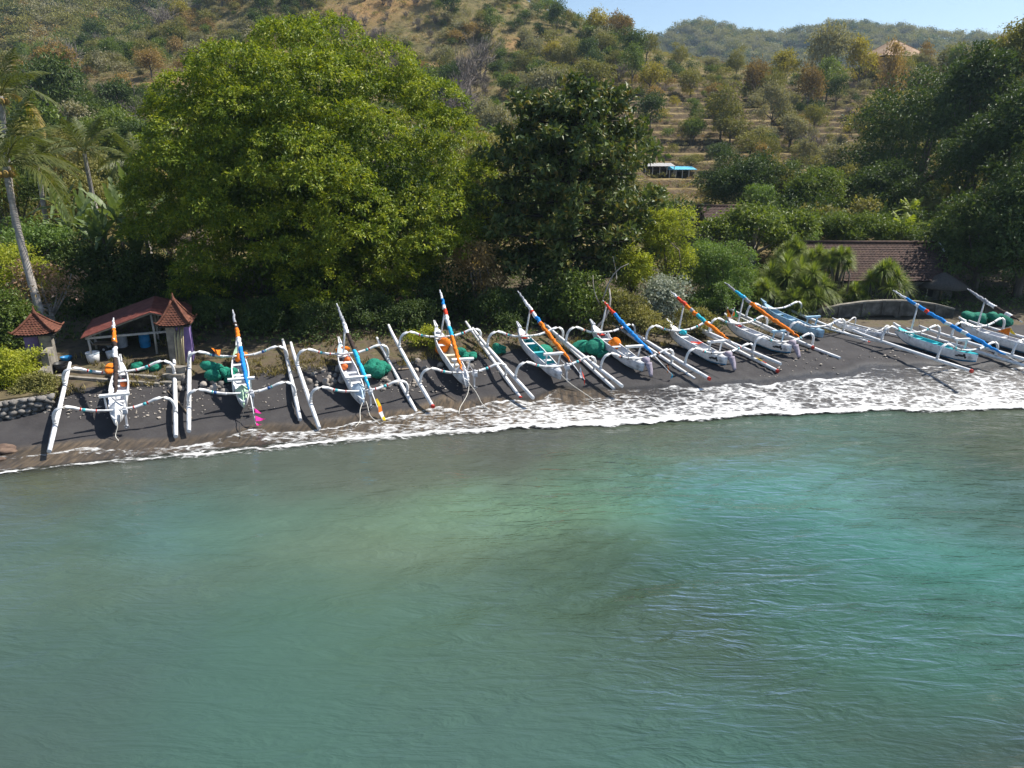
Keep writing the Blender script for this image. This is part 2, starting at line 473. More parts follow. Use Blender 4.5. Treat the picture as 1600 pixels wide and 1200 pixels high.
# ---- hillside with terraces
def hill_material(name, far=0.0):
    m, t, N, L = _nt(name)
    tc = N.new('ShaderNodeTexCoord')
    def noise(sc, det=6):
        n = N.new('ShaderNodeTexNoise'); n.inputs['Scale'].default_value = sc; n.inputs['Detail'].default_value = det; n.inputs['Roughness'].default_value = .65
        L.new(tc.outputs['Object'], n.inputs['Vector']); return n.outputs[0]
    def mr(x, a, b):
        n = N.new('ShaderNodeMapRange'); n.inputs[1].default_value = a; n.inputs[2].default_value = b; L.new(x, n.inputs[0]); return n.outputs[0]
    def mixc(f, a, b):
        n = N.new('ShaderNodeMixRGB'); L.new(f, n.inputs[0]); L.new(a, n.inputs[1])
        if isinstance(b, tuple): n.inputs[2].default_value = (*b, 1)
        else: L.new(b, n.inputs[2])
        return n.outputs[0]
    g = _ramp(N, [(.070,.064,.028),(.11,.098,.042),(.155,.13,.056),(.22,.168,.08),(.13,.11,.052)]); L.new(mr(noise(.22,9),.3,.7), g.inputs[0])
    o_ = _ramp(N, [(.24,.14,.065),(.34,.20,.085),(.40,.26,.12)]); L.new(mr(noise(.6,8),.3,.7), o_.inputs[0])
    at = N.new('ShaderNodeAttribute'); at.attribute_name = 'dry'
    c1 = mixc(at.outputs['Fac'], g.outputs[0], o_.outputs[0])
    st = _ramp(N, [(.075,.058,.028),(.15,.115,.05),(.22,.165,.075),(.11,.10,.035)]); L.new(mr(noise(.9,8),.3,.7), st.inputs[0])
    a2 = N.new('ShaderNodeAttribute'); a2.attribute_name = 'terr'
    c2 = mixc(a2.outputs['Fac'], c1, st.outputs[0])
    geo = N.new('ShaderNodeNewGeometry'); sp = N.new('ShaderNodeSeparateXYZ'); L.new(geo.outputs['Normal'], sp.inputs[0])
    steep = N.new('ShaderNodeMapRange'); steep.inputs[1].default_value = .82; steep.inputs[2].default_value = .6; L.new(sp.outputs[2], steep.inputs[0])
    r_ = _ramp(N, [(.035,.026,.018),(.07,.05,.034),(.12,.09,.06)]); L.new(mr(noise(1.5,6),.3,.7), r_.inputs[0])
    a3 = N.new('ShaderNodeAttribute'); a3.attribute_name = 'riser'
    c2 = mixc(a3.outputs['Fac'], c2, r_.outputs[0])  # riser bands: dark soil and scrub, with their shade painted into the colour
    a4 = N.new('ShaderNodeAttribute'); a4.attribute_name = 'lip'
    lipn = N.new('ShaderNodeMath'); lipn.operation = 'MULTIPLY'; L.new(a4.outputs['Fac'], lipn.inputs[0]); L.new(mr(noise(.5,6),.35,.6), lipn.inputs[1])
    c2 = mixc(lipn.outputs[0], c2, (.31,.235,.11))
    c3 = mixc(steep.outputs[0], c2, c2)
    b = N.new('ShaderNodeBsdfPrincipled'); b.inputs['Roughness'].default_value = .95; b.inputs['Specular IOR Level'].default_value = .1
    L.new(c3, b.inputs['Base Color'])
    bp = N.new('ShaderNodeBump'); bp.inputs['Strength'].default_value = .8; bp.inputs['Distance'].default_value = .3
    L.new(noise(2.2,8), bp.inputs['Height']); L.new(bp.outputs[0], b.inputs['Normal'])
    o = N.new('ShaderNodeOutputMaterial'); L.new(b.outputs[0], o.inputs[0])
    return m
HM = hill_material('dry_hill_ground')
yy = np.r_[np.arange(46.3,72,1.2), np.arange(72,152,.36), np.arange(152,262,1.5)]
uu = np.linspace(-1, 1, 300)
HY = np.repeat(yy[:, None], 300, 1); HX = uu[None]*(HY*.86+26) + 6
HZ = hill_z(HX, HY); b_ = smooth(43, 54, HY)
HZ = np.where(HY < 55, ground_z(HX, np.minimum(HY, 60)), HZ)
def px_blob(X, Y, Z, spots):
    fw = Y*_c-(Z-CAMH)*_s; px = 800+FPX*X/fw; py = 600-FPX*(Y*_s+(Z-CAMH)*_c)/fw
    o = np.zeros_like(X)
    for (a, b, ra, rb) in spots: o = np.maximum(o, np.exp(-((px-a)/ra)**2-((py-b)/rb)**2))
    return o
DRY = [(575,18,70,22),(450,105,45,22),(270,130,50,16),(640,0,50,25),(820,70,45,14),(700,95,30,12),(215,130,45,10),(1245,150,40,10),(1040,290,30,22)]
# the blobs are fixed to the hill: evaluated once, at the photograph's viewpoint, to find where the bare patches lie
dry = np.clip(px_blob(HX, HY, HZ, DRY)*.95 + .4*fbm(HX/6, HY/6, 3, 8)-.16, 0, 1)
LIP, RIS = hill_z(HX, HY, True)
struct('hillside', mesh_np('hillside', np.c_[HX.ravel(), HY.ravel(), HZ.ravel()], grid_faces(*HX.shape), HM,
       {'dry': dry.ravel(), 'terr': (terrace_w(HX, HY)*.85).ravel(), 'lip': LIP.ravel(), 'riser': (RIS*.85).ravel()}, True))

# ---- far hill on the left and mountain behind the ridge
def far_hill_z(X, Y):
    z = 29+.37*(Y-200)+fbm(X/60, Y/60, 3, 41)*14
    return z - np.maximum(0, X+.33*Y)*.5
yy = np.arange(170, 470, 4.0); xx = np.arange(-470, 40, 4.0)
FX, FY = np.meshgrid(xx, yy); FZ = far_hill_z(FX, FY)
struct('far_hill', mesh_np('far_hill', np.c_[FX.ravel(), FY.ravel(), FZ.ravel()], grid_faces(*FX.shape), HM, {'dry': np.clip(fbm(FX/30,FY/30,3,3)*.9-.1,0,1).ravel(), 'terr': np.zeros(FX.size)}, True))
_mp = [(300,40),(900,85),(1000,75),(1045,60),(1075,46),(1098,43),(1125,49),(1165,62),(1210,64),(1250,54),(1300,45),(1360,50),(1420,56),(1480,66),(1560,71),(1620,78),(1800,95),(2100,110)]
_mr = np.array([at_Y(a, b-4, 650) for a, b in _mp])
def mount_z(X, Y):
    r = np.interp(X, _mr[:,0], _mr[:,2]) + fbm(X/30, X*0+3, 3, 6)*2.0
    gul = np.abs(fbm(X/45, Y/90, 3, 51))*16
    f = np.where(Y < 650, r-(650-Y)*.36-gul*smooth(650,560,Y), r-(Y-650)*.4)
    return np.maximum(f, -2)
yy = np.arange(380, 800, 7.0); xx = np.arange(-420, 820, 7.0)
MX, MY = np.meshgrid(xx, yy); MZ = mount_z(MX, MY)
struct('mountain', mesh_np('mountain', np.c_[MX.ravel(), MY.ravel(), MZ.ravel()], grid_faces(*MX.shape), HM, {'dry': np.zeros(MX.size), 'terr': np.zeros(MX.size)}, True))

# ---- sea
def srgb2lin(c):
    c = np.array(c)/255.0
    return np.where(c < .04045, c/12.92, ((c+.055)/1.055)**2.4)
_sea = [((1260,770),(116,163,156)),((1450,860),(100,154,148)),((1380,980),(97,143,136)),((760,1000),(107,135,122)),((560,930),(109,141,126)),((800,790),(130,158,135)),((650,860),(129,151,131)),((960,730),(122,142,125)),((1150,1000),(101,124,117)),((1010,880),(99,128,118)),((60,1150),(103,126,118)),((300,790),(109,139,130)),((30,800),(113,129,121)),((1550,1150),(94,119,113)),((1560,690),(112,123,112)),((820,705),(114,117,107)),((1100,690),(119,130,119)),((600,720),(121,125,111)),((400,730),(114,123,112)),((150,760),(118,123,112)),((400,1100),(104,137,125)),((850,1150),(104,133,123)),((200,900),(112,138,126)),((200,1000),(105,132,122)),((1150,1180),(98,131,123)),((1300,690),(114,139,130)),((1590,800),(99,129,123)),((1590,950),(93,138,130)),((1250,880),(99,138,132)),((1060,760),(108,149,139)),((700,960),(111,139,122)),((500,800),(122,145,129))]
_SEA_ALB = [[0.0733,0.1695,0.1368],[0.0452,0.1511,0.1243],[0.0359,0.113,0.0839],[0.0485,0.0877,0.0672],[0.0427,0.1003,0.0827],[0.1084,0.1786,0.1138],[0.0971,0.126,0.0882],[0.1022,0.1492,0.1046],[0.0347,0.0459,0.0232],[0.0347,0.0609,0.0413],[0.0464,0.0719,0.0606],[0.0508,0.122,0.1094],[0.057,0.0881,0.0662],[0.0289,0.0467,0.0353],[0.0717,0.0904,0.0617],[0.0704,0.0762,0.065],[0.0698,0.0873,0.0577],[0.0851,0.093,0.0744],[0.0692,0.0879,0.0728],[0.0717,0.0655,0.0441],[0.0458,0.0982,0.0784],[0.0492,0.0873,0.0733],[0.0658,0.1026,0.0771],[0.0463,0.0835,0.0658],[0.0394,0.0932,0.074],[0.0644,0.1148,0.0839],[0.0501,0.0944,0.0778],[0.036,0.0837,0.0619],[0.0324,0.0934,0.0662],[0.0334,0.1285,0.1033],[0.0599,0.098,0.0645],[0.0864,0.13,0.0951]]
_sp = np.array([at_z(a[0], a[1], 0)[:2] for a, b in _sea]); _sc_ = np.array([np.maximum((srgb2lin(b)-np.array([.05,.06,.066]))/2.3, .008) for a, b in _sea])
if _SEA_ALB: _sc_ = np.array(_SEA_ALB)
xs = np.r_[-900,-500,-260,-140,-90,-60,-45,-36,-31, np.arange(-26,27,.092), 31,36,45,60,90,140,260,500,900]
ysv = np.r_[-900,-500,-260,-140,-70,-30,-12,-4,0,2.5,4.5,6, np.arange(7.5,30,.092), 31]
SX, SY = np.meshgrid(xs, ysv)
dS = beach_d(SX, SY)
wr = np.random.default_rng(5)
hz = np.zeros_like(SX)
for k in range(64):
    lam = .32*(1.062**k)*(.9+.2*wr.random())          # 0.3 to ~13 m
    th = R(-70)+wr.normal()*R(26)
    kk = 2*math.pi/lam
    amp = .0062*lam**.78*(1 if lam < 4 else (4/lam)**1.1)
    wxn = SX + .35*vnoise(SX*.5, SY*.5, 200+k%5); wyn = SY + .35*vnoise(SX*.5+9, SY*.5, 210+k%5)
    thv = kk*(wxn*math.cos(th)+wyn*math.sin(th))+wr.random()*6.3
    hz += amp*np.sin(thv+.6*np.sin(thv))          # steep faces lean towards the land
chop = np.clip(.50+.45*smooth(-7,10,SX+.3*(SY-15)) + .30*fbm(SX/4,SY/4,2,91), .12, 1.1)
hz *= .42*chop
hz *= smooth(0,-5,dS)*.88+.12
hz *= (1-smooth(29,60,np.abs(SX)))*smooth(-4,6.5,SY)
qx = SX+1.6*fbm(SX/3.5,SY/3.5,3,61); qy = SY+1.6*fbm(SX/3.5+7,SY/3.5,3,62)
cw = np.zeros(SX.shape+(3,)); ws = np.zeros(SX.shape)
for p, cc in zip(_sp, _sc_):
    w = np.exp(-((qx-p[0])**2/2/2.2**2+(qy-p[1])**2/2/1.25**2))+1e-4*np.exp(-np.hypot(qx-p[0],qy-p[1])/6)+1e-9
    cw += w[..., None]*cc; ws += w
cw /= ws[..., None]
mot = fbm(SX*.8+.3*SY, SY*1.6, 4, 81)
cw *= (1+.14*mot*smooth(-14,-2,dS))[..., None]
alpha = smooth(.05, -.9, dS)
def sea_material():
    m, t, N, L = _nt('sea_water')
    at = N.new('ShaderNodeAttribute'); at.attribute_name = 'col'
    al = N.new('ShaderNodeAttribute'); al.attribute_name = 'deep'
    ch = N.new('ShaderNodeAttribute'); ch.attribute_name = 'chop'
    tc = N.new('ShaderNodeTexCoord')
    def wave(sc, scale, rot, det, dist):
        mp = N.new('ShaderNodeMapping'); mp.inputs['Scale'].default_value = (*scale, 1); mp.inputs['Rotation'].default_value = (0, 0, R(rot)); L.new(tc.outputs['Object'], mp.inputs[0])
        n = N.new('ShaderNodeTexNoise'); n.inputs['Scale'].default_value = sc; n.inputs['Detail'].default_value = det; n.inputs['Roughness'].default_value = .55; n.inputs['Distortion'].default_value = dist
        L.new(mp.outputs[0], n.inputs['Vector']); return n.outputs[0]
    def math_(op, a, b=None, c=None):
        n = N.new('ShaderNodeMath'); n.operation = op
        for k, q in enumerate((a, b, c)):
            if q is None: continue
            if isinstance(q, (int, float)): n.inputs[k].default_value = q
            else: L.new(q, n.inputs[k])
        return n.outputs[0]
    # long crested wind waves (ridged) and finer ripples
    w1 = wave(1.4, (.42,1.7), 26, 4, .7)
    ridge = math_('SUBTRACT', 1.0, math_('MULTIPLY', math_('ABSOLUTE', math_('SUBTRACT', w1, .5)), 5.0))
    ridge = math_('MAXIMUM', ridge, 0.0)
    w2 = wave(4.2, (.6,1.7), 30, 5, .5)
    w3 = wave(2.2, (.7,1.5), -14, 5, .8)
    h = math_('ADD', math_('MULTIPLY', ridge, .55), math_('ADD', math_('MULTIPLY', w2, .55), math_('MULTIPLY', w3, .6)))
    bs = N.new('ShaderNodeBump'); bs.inputs['Distance'].default_value = .22; L.new(math_('MULTIPLY', ch.outputs['Fac'], .52), bs.inputs['Strength']); L.new(h, bs.inputs['Height'])
    bw = N.new('ShaderNodeBump'); bw.inputs['Distance'].default_value = .22; L.new(math_('MULTIPLY', ch.outputs['Fac'], .15), bw.inputs['Strength']); L.new(h, bw.inputs['Height'])
    body = N.new('ShaderNodeBsdfDiffuse'); L.new(at.outputs['Color'], body.inputs[0]); L.new(bs.outputs[0], body.inputs['Normal'])
    gl = N.new('ShaderNodeBsdfGlossy'); gl.inputs['Roughness'].default_value = .10; L.new(bw.outputs[0], gl.inputs['Normal'])
    fr = N.new('ShaderNodeFresnel'); fr.inputs['IOR'].default_value = 1.33; L.new(bs.outputs[0], fr.inputs['Normal'])
    mw = N.new('ShaderNodeMixShader'); L.new(fr.outputs[0], mw.inputs[0]); L.new(body.outputs[0], mw.inputs[1]); L.new(gl.outputs[0], mw.inputs[2])
    tr = N.new('ShaderNodeBsdfTransparent'); tr.inputs[0].default_value = (.93,.92,.86,1)
    mx = N.new('ShaderNodeMixShader')
    mrn = N.new('ShaderNodeMapRange'); mrn.inputs[3].default_value = .12; L.new(al.outputs['Fac'], mrn.inputs[0])
    L.new(mrn.outputs[0], mx.inputs[0]); L.new(tr.outputs[0], mx.inputs[1]); L.new(mw.outputs[0], mx.inputs[2])
    o = N.new('ShaderNodeOutputMaterial'); L.new(mx.outputs[0], o.inputs[0])
    return m
struct('sea_water', mesh_np('sea_water', np.c_[SX.ravel(), SY.ravel(), hz.ravel()], grid_faces(*SX.shape), sea_material(),
       {'col': np.c_[cw.reshape(-1,3), np.ones(SX.size)], 'deep': alpha.ravel(), 'chop': chop.ravel()}, True))

# ---- foam of the breaking wave: a thin crust over water edge and swash
fx = np.arange(-30, 32, .09)
ne = 64
FXX = np.repeat(fx[None], ne, 0)
ee = np.linspace(0, 1, ne)[:, None]
edge = .22*vnoise(fx*.45, fx*0, 301)+.10*vnoise(fx*1.5, fx*0, 302)+.05*vnoise(fx*4, fx*0, 303)
top = np.maximum(swash_d(fx)+.18*vnoise(fx*.8, fx*0+5, 305)+.08*vnoise(fx*2.7, fx*0, 306), .15)
lo = -.75+edge
dd = lo[None]*(1-ee)+(top+.12)[None]*ee
FYY = shore_y(FXX)+dd/.965
big = smooth(-3.6, 2.0, fx)[None]
dist_lo = dd-lo[None]; dist_hi = (top+.12)[None]-dd
dens = big*(.50-.16*smooth(.9,2.6,dist_lo)+.15*fbm(FXX*.7,FYY*.9,3,311)+.38*np.exp(-(dist_lo-.25)**2/.06)) + (1-big)*(.27+.40*np.exp(-(dist_lo-.55-.12*vnoise(FXX*.7,FYY*0,321))**2/.012)+.26*fbm(FXX*.5,FYY*1.2,3,312))
dens += .26*np.exp(-(dist_hi-.14)**2/.008)*(.5+.6*vnoise(FXX*.9, FYY*0, 313))
hole = smooth(.25,.7, vnoise(FXX*.45, FYY*.8, 315))
dens -= hole*.22
dens *= smooth(0,.30,dist_lo)*smooth(0,.09,dist_hi)
dens += .10*big*np.exp(-(dist_lo-.12)**2/.02)*(.5+vnoise(FXX*2,FYY*2,331))
FZZ = np.maximum(ground_z(FXX, FYY), 0.0)+.022+.07*(.35+.65*big)*np.exp(-(dist_lo-.3)**2/.05)*(1+.6*vnoise(FXX*5,FYY*5,316))+.012*np.abs(vnoise(FXX*9,FYY*9,317))*big
def foam_material():
    m, t, N, L = _nt('sea_foam')
    tc = N.new('ShaderNodeTexCoord'); mp = N.new('ShaderNodeMapping'); mp.inputs['Scale'].default_value = (.85,1.6,.6); mp.inputs['Rotation'].default_value = (0,0,R(-12))
    L.new(tc.outputs['Object'], mp.inputs[0])
    n = N.new('ShaderNodeTexNoise'); n.inputs['Scale'].default_value = 2.6; n.inputs['Detail'].default_value = 10; n.inputs['Roughness'].default_value = .68; n.inputs['Distortion'].default_value = 1.2
    L.new(mp.outputs[0], n.inputs['Vector'])
    dn = N.new('ShaderNodeMixRGB'); dn.blend_type = 'LINEAR_LIGHT'; dn.inputs[0].default_value = .22
    n3 = N.new('ShaderNodeTexNoise'); n3.inputs['Scale'].default_value = 1.6; n3.inputs['Detail'].default_value = 4; L.new(mp.outputs[0], n3.inputs['Vector'])
    L.new(mp.outputs[0], dn.inputs[1]); L.new(n3.outputs['Color'], dn.inputs[2])
    v = N.new('ShaderNodeTexVoronoi'); v.feature = 'DISTANCE_TO_EDGE'; v.inputs['Scale'].default_value = 2.7; L.new(dn.outputs[0], v.inputs['Vector'])
    lace = N.new('ShaderNodeMapRange'); lace.inputs[1].default_value = 0; lace.inputs[2].default_value = .22; lace.inputs[3].default_value = .18; lace.inputs[4].default_value = -.04; L.new(v.outputs['Distance'], lace.inputs[0])
    at = N.new('ShaderNodeAttribute'); at.attribute_name = 'dens'
    a = N.new('ShaderNodeMath'); a.operation = 'ADD'; L.new(lace.outputs[0], a.inputs[0]); L.new(at.outputs['Fac'], a.inputs[1])
    s_ = N.new('ShaderNodeMath'); s_.operation = 'MULTIPLY_ADD'; s_.inputs[1].default_value = 1.7; s_.inputs[2].default_value = -.85; L.new(n.outputs[0], s_.inputs[0])
    a2 = N.new('ShaderNodeMath'); a2.operation = 'ADD'; L.new(a.outputs[0], a2.inputs[0]); L.new(s_.outputs[0], a2.inputs[1])
    mk = N.new('ShaderNodeMapRange'); mk.inputs[1].default_value = .26; mk.inputs[2].default_value = .92; mk.interpolation_type = 'SMOOTHSTEP'; L.new(a2.outputs[0], mk.inputs[0])
    gate = N.new('ShaderNodeMapRange'); gate.inputs[1].default_value = .02; gate.inputs[2].default_value = .14; L.new(at.outputs['Fac'], gate.inputs[0])
    mm = N.new('ShaderNodeMath'); mm.operation = 'MULTIPLY'; L.new(mk.outputs[0], mm.inputs[0]); L.new(gate.outputs[0], mm.inputs[1])
    b = N.new('ShaderNodeBsdfPrincipled'); b.inputs['Base Color'].default_value = (.80,.80,.79,1); b.inputs['Roughness'].default_value = .7
    bp = N.new('ShaderNodeBump'); bp.inputs['Strength'].default_value = .6; bp.inputs['Distance'].default_value = .05
    L.new(a2.outputs[0], bp.inputs['Height']); L.new(bp.outputs[0], b.inputs['Normal'])
    tr = N.new('ShaderNodeBsdfTransparent'); mx = N.new('ShaderNodeMixShader')
    L.new(mm.outputs[0], mx.inputs[0]); L.new(tr.outputs[0], mx.inputs[1]); L.new(b.outputs[0], mx.inputs[2])
    o = N.new('ShaderNodeOutputMaterial'); L.new(mx.outputs[0], o.inputs[0])
    return m
tag(link('sea_foam', mesh_np('sea_foam', np.c_[FXX.ravel(), FYY.ravel(), FZZ.ravel()], grid_faces(*FXX.shape), foam_material(), {'dens': dens.ravel()}, True)),
    'white lacy foam of the wave washing up the black sand', 'foam', kind='stuff')

# ---- haze: the air between here and the mountain
def haze_material():
    m, t, N, L = _nt('haze_air')
    v = N.new('ShaderNodeVolumePrincipled')
    v.inputs['Color'].default_value = (.58,.78,1.0,1)
    v.inputs['Density'].default_value = HAZE
    v.inputs['Anisotropy'].default_value = .2
    o = N.new('ShaderNodeOutputMaterial'); L.new(v.outputs[0], o.inputs['Volume'])
    return m
HAZE = .00021
hb = MB().box((150, -20, 90), (2300, 1960, 190))
ho = hb.build('haze', haze_material()); tag(ho, 'thin pale blue haze over the bay and hills', 'haze', kind='stuff')

# ---- one small cloud that peeks over the ridge
cm = surf('cloud_white', [(.86,.87,.9),(.9,.9,.92)], 1, 1)
cp = at_Y(866, 28, 1500)
mb = MB()
for k, (ax, az, r) in enumerate([(0,0,17),(-13,-6,14),(12,-8,13),(4,8,11),(-24,-12,10),(25,-14,9)]):
    mb.blob((ax, 0, az), (r, r, r*.8), 3, .25, k)
tag(mb.build('cloud', cm, loc=cp), 'small white cloud showing above the wooded ridge', 'cloud')
# ================================================================== OUTRIGGER BOATS
def paint(name, c, dirt=.82, rough=.5):
    c2 = tuple(x*dirt for x in c)
    return surf(name, [(.0,*[x*.42+.02 for x in c2]), (.14,*[x*.70+.01 for x in c2]), (.34,*c2), (.7,*c)], 3.4, rough, .15, 22, detail=9, spec=.35)
PT = {k: paint('paint_'+k, c) for k, c in {
    'white': (.80,.80,.80), 'grey_white': (.62,.64,.68), 'pale_blue': (.50,.62,.72), 'pale_green': (.42,.60,.42), 'blue': (.035,.20,.40), 'teal': (.06,.42,.46),
    'aqua': (.03,.55,.60), 'red': (.55,.035,.02), 'orange': (.72,.19,.02), 'yellow': (.78,.52,.03), 'black': (.02,.02,.022), 'cream': (.62,.55,.42), 'navy': (.02,.09,.28), 'sky': (.32,.50,.64)}.items()}
FABRIC = {k: surf('fabric_'+k, [tuple(x*.72 for x in c), c, tuple(min(1, x*1.15) for x in c)], 9, .85, .5, 40, spec=.15) for k, c in {
    'orange': (.78,.20,.02), 'blue': (.02,.23,.62), 'cyan': (.03,.42,.66), 'brown': (.05,.035,.03), 'white': (.72,.72,.74), 'red': (.68,.06,.03), 'teal': (.03,.40,.48), 'grey': (.30,.31,.34),
    'lavender': (.34,.30,.36), 'pink': (.75,.03,.28), 'yellow': (.85,.58,.03), 'green': (.02,.30,.10)}.items()}
ROPE = surf('rope_dark', [(.03,.03,.03),(.07,.065,.06)], 20, .9)
ROPEW = surf('rope_pale', [(.5,.48,.42),(.65,.62,.55)], 20, .9)
WOODP = surf('weathered_wood', [(.12,.09,.06),(.26,.20,.14),(.36,.30,.22)], 6, .85, .3, 30, stretch=(1,6,6))
ENG = surf('engine_grey', [(.28,.29,.31),(.6,.6,.62)], 5, .45)

HB0, HB1 = -2.18, 1.80
def hull_sec(t):
    x = HB0+(HB1-HB0)*t
    w = .31*(1-abs(2*t-1.02)**2.6)**.75*(.94 if t > .5 else 1) if 0 < t < 1 else .0
    w = max(w, .022)
    g = .46+.20*max(0, (.34-t)/.34)**2+.04*max(0, (t-.7)/.3)**2
    k = .0+.34*max(0, (.30-t)/.30)**2.0+.20*max(0, (t-.72)/.28)**2
    return x, w, g, k
def boat_hull(root, mo, mband, mi_, mrim, mdeck, wedge=False):
    """outer shell with a painted lower band, rim, inside, end decks"""
    nt = 30; V = []; F = []; M = []
    prof_o = [(1,1.0),(.985,.72),(.93,.45),(.80,.22),(.52,.06),(0,0)]
    secs = []
    for i in range(nt):
        t = i/(nt-1); x, w, g, k = hull_sec(t)
        o = [(x, -w*a, k+(g-k)*b) for a, b in prof_o] + [(x, w*a, k+(g-k)*b) for a, b in prof_o[-2::-1]]
        wi = max(w-.035, .006); fl = k+.10
        inn = [(x, wi, g), (x, wi*.93, k+(g-k)*.45), (x, wi*.6, fl), (x, -wi*.6, fl), (x, -wi*.93, k+(g-k)*.45), (x, -wi, g)]
        secs.append(o+inn)
    n = len(secs[0]); no = 11
    mb = MB()
    mb.v = [p for s in secs for p in s]; mb.n = len(mb.v)
    for i in range(nt-1):
        for kk in range(n):
            a, b = i*n+kk, i*n+(kk+1) % n
            f = (a, a+n, b+n, b)
            if kk < no-1: mi = 1 if (3 <= kk <= 6) else 0
            elif kk in (no-1, n-1): mi = 3
            else: mi = 2
            mb.f.append(f); mb.m.append(mi); mb.sm.append(kk not in (no-1, n-1))
    for e in (0, nt-1):
        q = tuple(e*n+j for j in range(no)); mb.f.append(q if e == 0 else q[::-1]); mb.m.append(0); mb.sm.append(False)
    hull = mb.build('hull', [mo, mband, mi_, mrim], root)
    def deck(name, t0, t1, m_, crown):
        mb = MB(); se = []
        for i in range(7):
            t = t0+(t1-t0)*i/6; x, w, g, k = hull_sec(t)
            w = max(w-.004, .01)
            se.append([(x, -w, g+.004), (x, -w*.5, g+.012+crown*.7), (x, 0, g+.014+crown), (x, w*.5, g+.012+crown*.7), (x, w, g+.004)])
        mb.loft(se, sm=False)
        return mb.build(name, m_, root)
    deck('bow_deck', .0, .17, mdeck, .015)
    if wedge:
        # faceted stern: two plates meeting in a ridge that falls to the tip
        mb = MB(); x0, w0, g0, k0 = hull_sec(.78); x1, w1, g1, k1 = hull_sec(.91); x2, w2, g2, k2 = hull_sec(1.0)
        mb.add([(x0,-w0,g0+.004),(x0,w0,g0+.004),(x0+.06,0,g0+.24),(x1,-w1*1.04,g1+.004),(x1,w1*1.04,g1+.004),(x1,0,g1+.20),(x2+.10,0,g2-.10),(x2+.02,0,k2+.03)],
               [(0,1,2),(0,2,5,3),(2,1,4,5),(3,5,6),(5,4,6),(3,6,7),(6,4,7)])
        mb.build('stern_deck', mdeck, root)
    else: deck('stern_deck', .80, 1.0, mdeck, .05)
    # bow prong: two upturned horns that leave an open beak
    mb = MB()
    for s in (1, -1):
        p = Vector((HB0+.02, .02*s, .60))
        mb.loft([[(HB0+.16,.05*s-.02,.60),(HB0+.16,.05*s+.02,.60),(HB0+.16,.05*s+.02,.70),(HB0+.16,.05*s-.02,.70)],
                 [(HB0-.02,.035*s-.018,.645),(HB0-.02,.035*s+.018,.645),(HB0-.02,.035*s+.018,.74),(HB0-.02,.035*s-.018,.74)],
                 [(HB0-.20,.02*s-.012,.72),(HB0-.20,.02*s+.012,.72),(HB0-.20,.02*s+.012,.79),(HB0-.20,.02*s-.012,.79)]], closed=True, caps=True, sm=False)
    mb.build('bow_prong', mo, root)
    for t in (.30, .50, .68):
        x, w, g, k = hull_sec(t)
        MB().box((x, 0, g-.06), (.13, 2*w-.075, .026)).build('thwart', mi_ if t == .5 else mrim, root)
    return hull

def arm_path(x, n=14):
    P = []
    key = [(-1.77,.26),(-1.768,.50),(-1.74,.66),(-1.66,.79),(-1.52,.87),(-1.36,.885),(-1.18,.83),(-.95,.72),(-.6,.62),(0,.575)]
    left = [(x, y, z) for y, z in key]
    return left+[(x, -y, z) for y, z in key[-2::-1]]
def boat_arms(root, mo, bands):
    for xk, nm in ((-1.34, 'outrigger_arm'), (1.38, 'outrigger_arm')):
        path = arm_path(xk)
        rad = [.052 if abs(p[1]) > 1.1 else .05 for p in path]
        arm = MB().tube(path, rad, 8).build(nm, mo, root)
        for s in (-1, 1):
            for j, (yc, wd) in enumerate(((.98,.045),(.89,.09),(.55,.03))):
                z = float(np.interp(yc, [0,.6,.95,1.18], [.575,.62,.72,.83])); dzz = (z-.575)/yc*.9 if yc else 0
                a = (xk, s*(yc-wd/2), z-wd/2*.28); b = (xk, s*(yc+wd/2), z+wd/2*.28)
                MB().tube([a, b], [.0545, .0545], 8).build('painted_band', PT[bands[j % len(bands)]], arm)
            # lashing where arm meets the float
            MB().tube([(xk, s*1.77, .30), (xk, s*1.768, .38)], .058, 8).build('lashing', mo, arm)
def boat_floats(root, mo, tip=None, tipend=1):
    for s in (-1, 1):
        pa = [(-2.99, s*1.75, .29), (-2.4, s*1.765, .245), (-1.4, s*1.77, .222), (0, s*1.77, .215), (1.4, s*1.77, .22), (2.91, s*1.765, .24)]
        fl = MB().tube(pa, [.052,.064,.072,.074,.074,.068], 10).build('float', mo, root)
        if tip:
            for e in ((2.91, 2.83) if tipend > 0 else (-2.99, -2.89)), :
                z = .24 if tipend > 0 else .285
                MB().tube([(e[0]+.006*tipend, s*1.765, z), (e[1], s*1.7655, z)], .076, 10).build('float_tip', PT[tip], fl)
def furled_sail(root, top, end, segs, seed, rmax=.078):
    """sail rolled round its yard: lumpy spiral, colour by stretches along it"""
    r = np.random.default_rng(seed)
    top = Vector(top); end = Vector(end); n = 64
    cols = []; names = []
    for f, c_ in segs:
        if c_ not in names: names.append(c_)
    path = []; rad = []; mis = []
    ax = (end-top); q = ax.to_track_quat('X', 'Z').to_matrix()
    for i in range(n):
        t = i/(n-1)
        lump = .75+.25*math.sin(t*38+seed)+.16*r.normal()
        env = min(1, .45+t*2.2)*min(1, .35+(1-t)*4)
        rad.append(max(.026, rmax*env*(.82+.22*lump)))
        sag = -.10*math.sin(math.pi*t)
        path.append(top+ax*t+q @ Vector((0, .013*r.normal(), .013*r.normal()+sag*.6)))
        c_ = [cc for f, cc in segs if t >= f-1e-6][-1]
        mis.append(names.index(c_))
    return MB().tube(path, rad, 9, mis=mis).build('furled_sail', [FABRIC[k] for k in names], root)
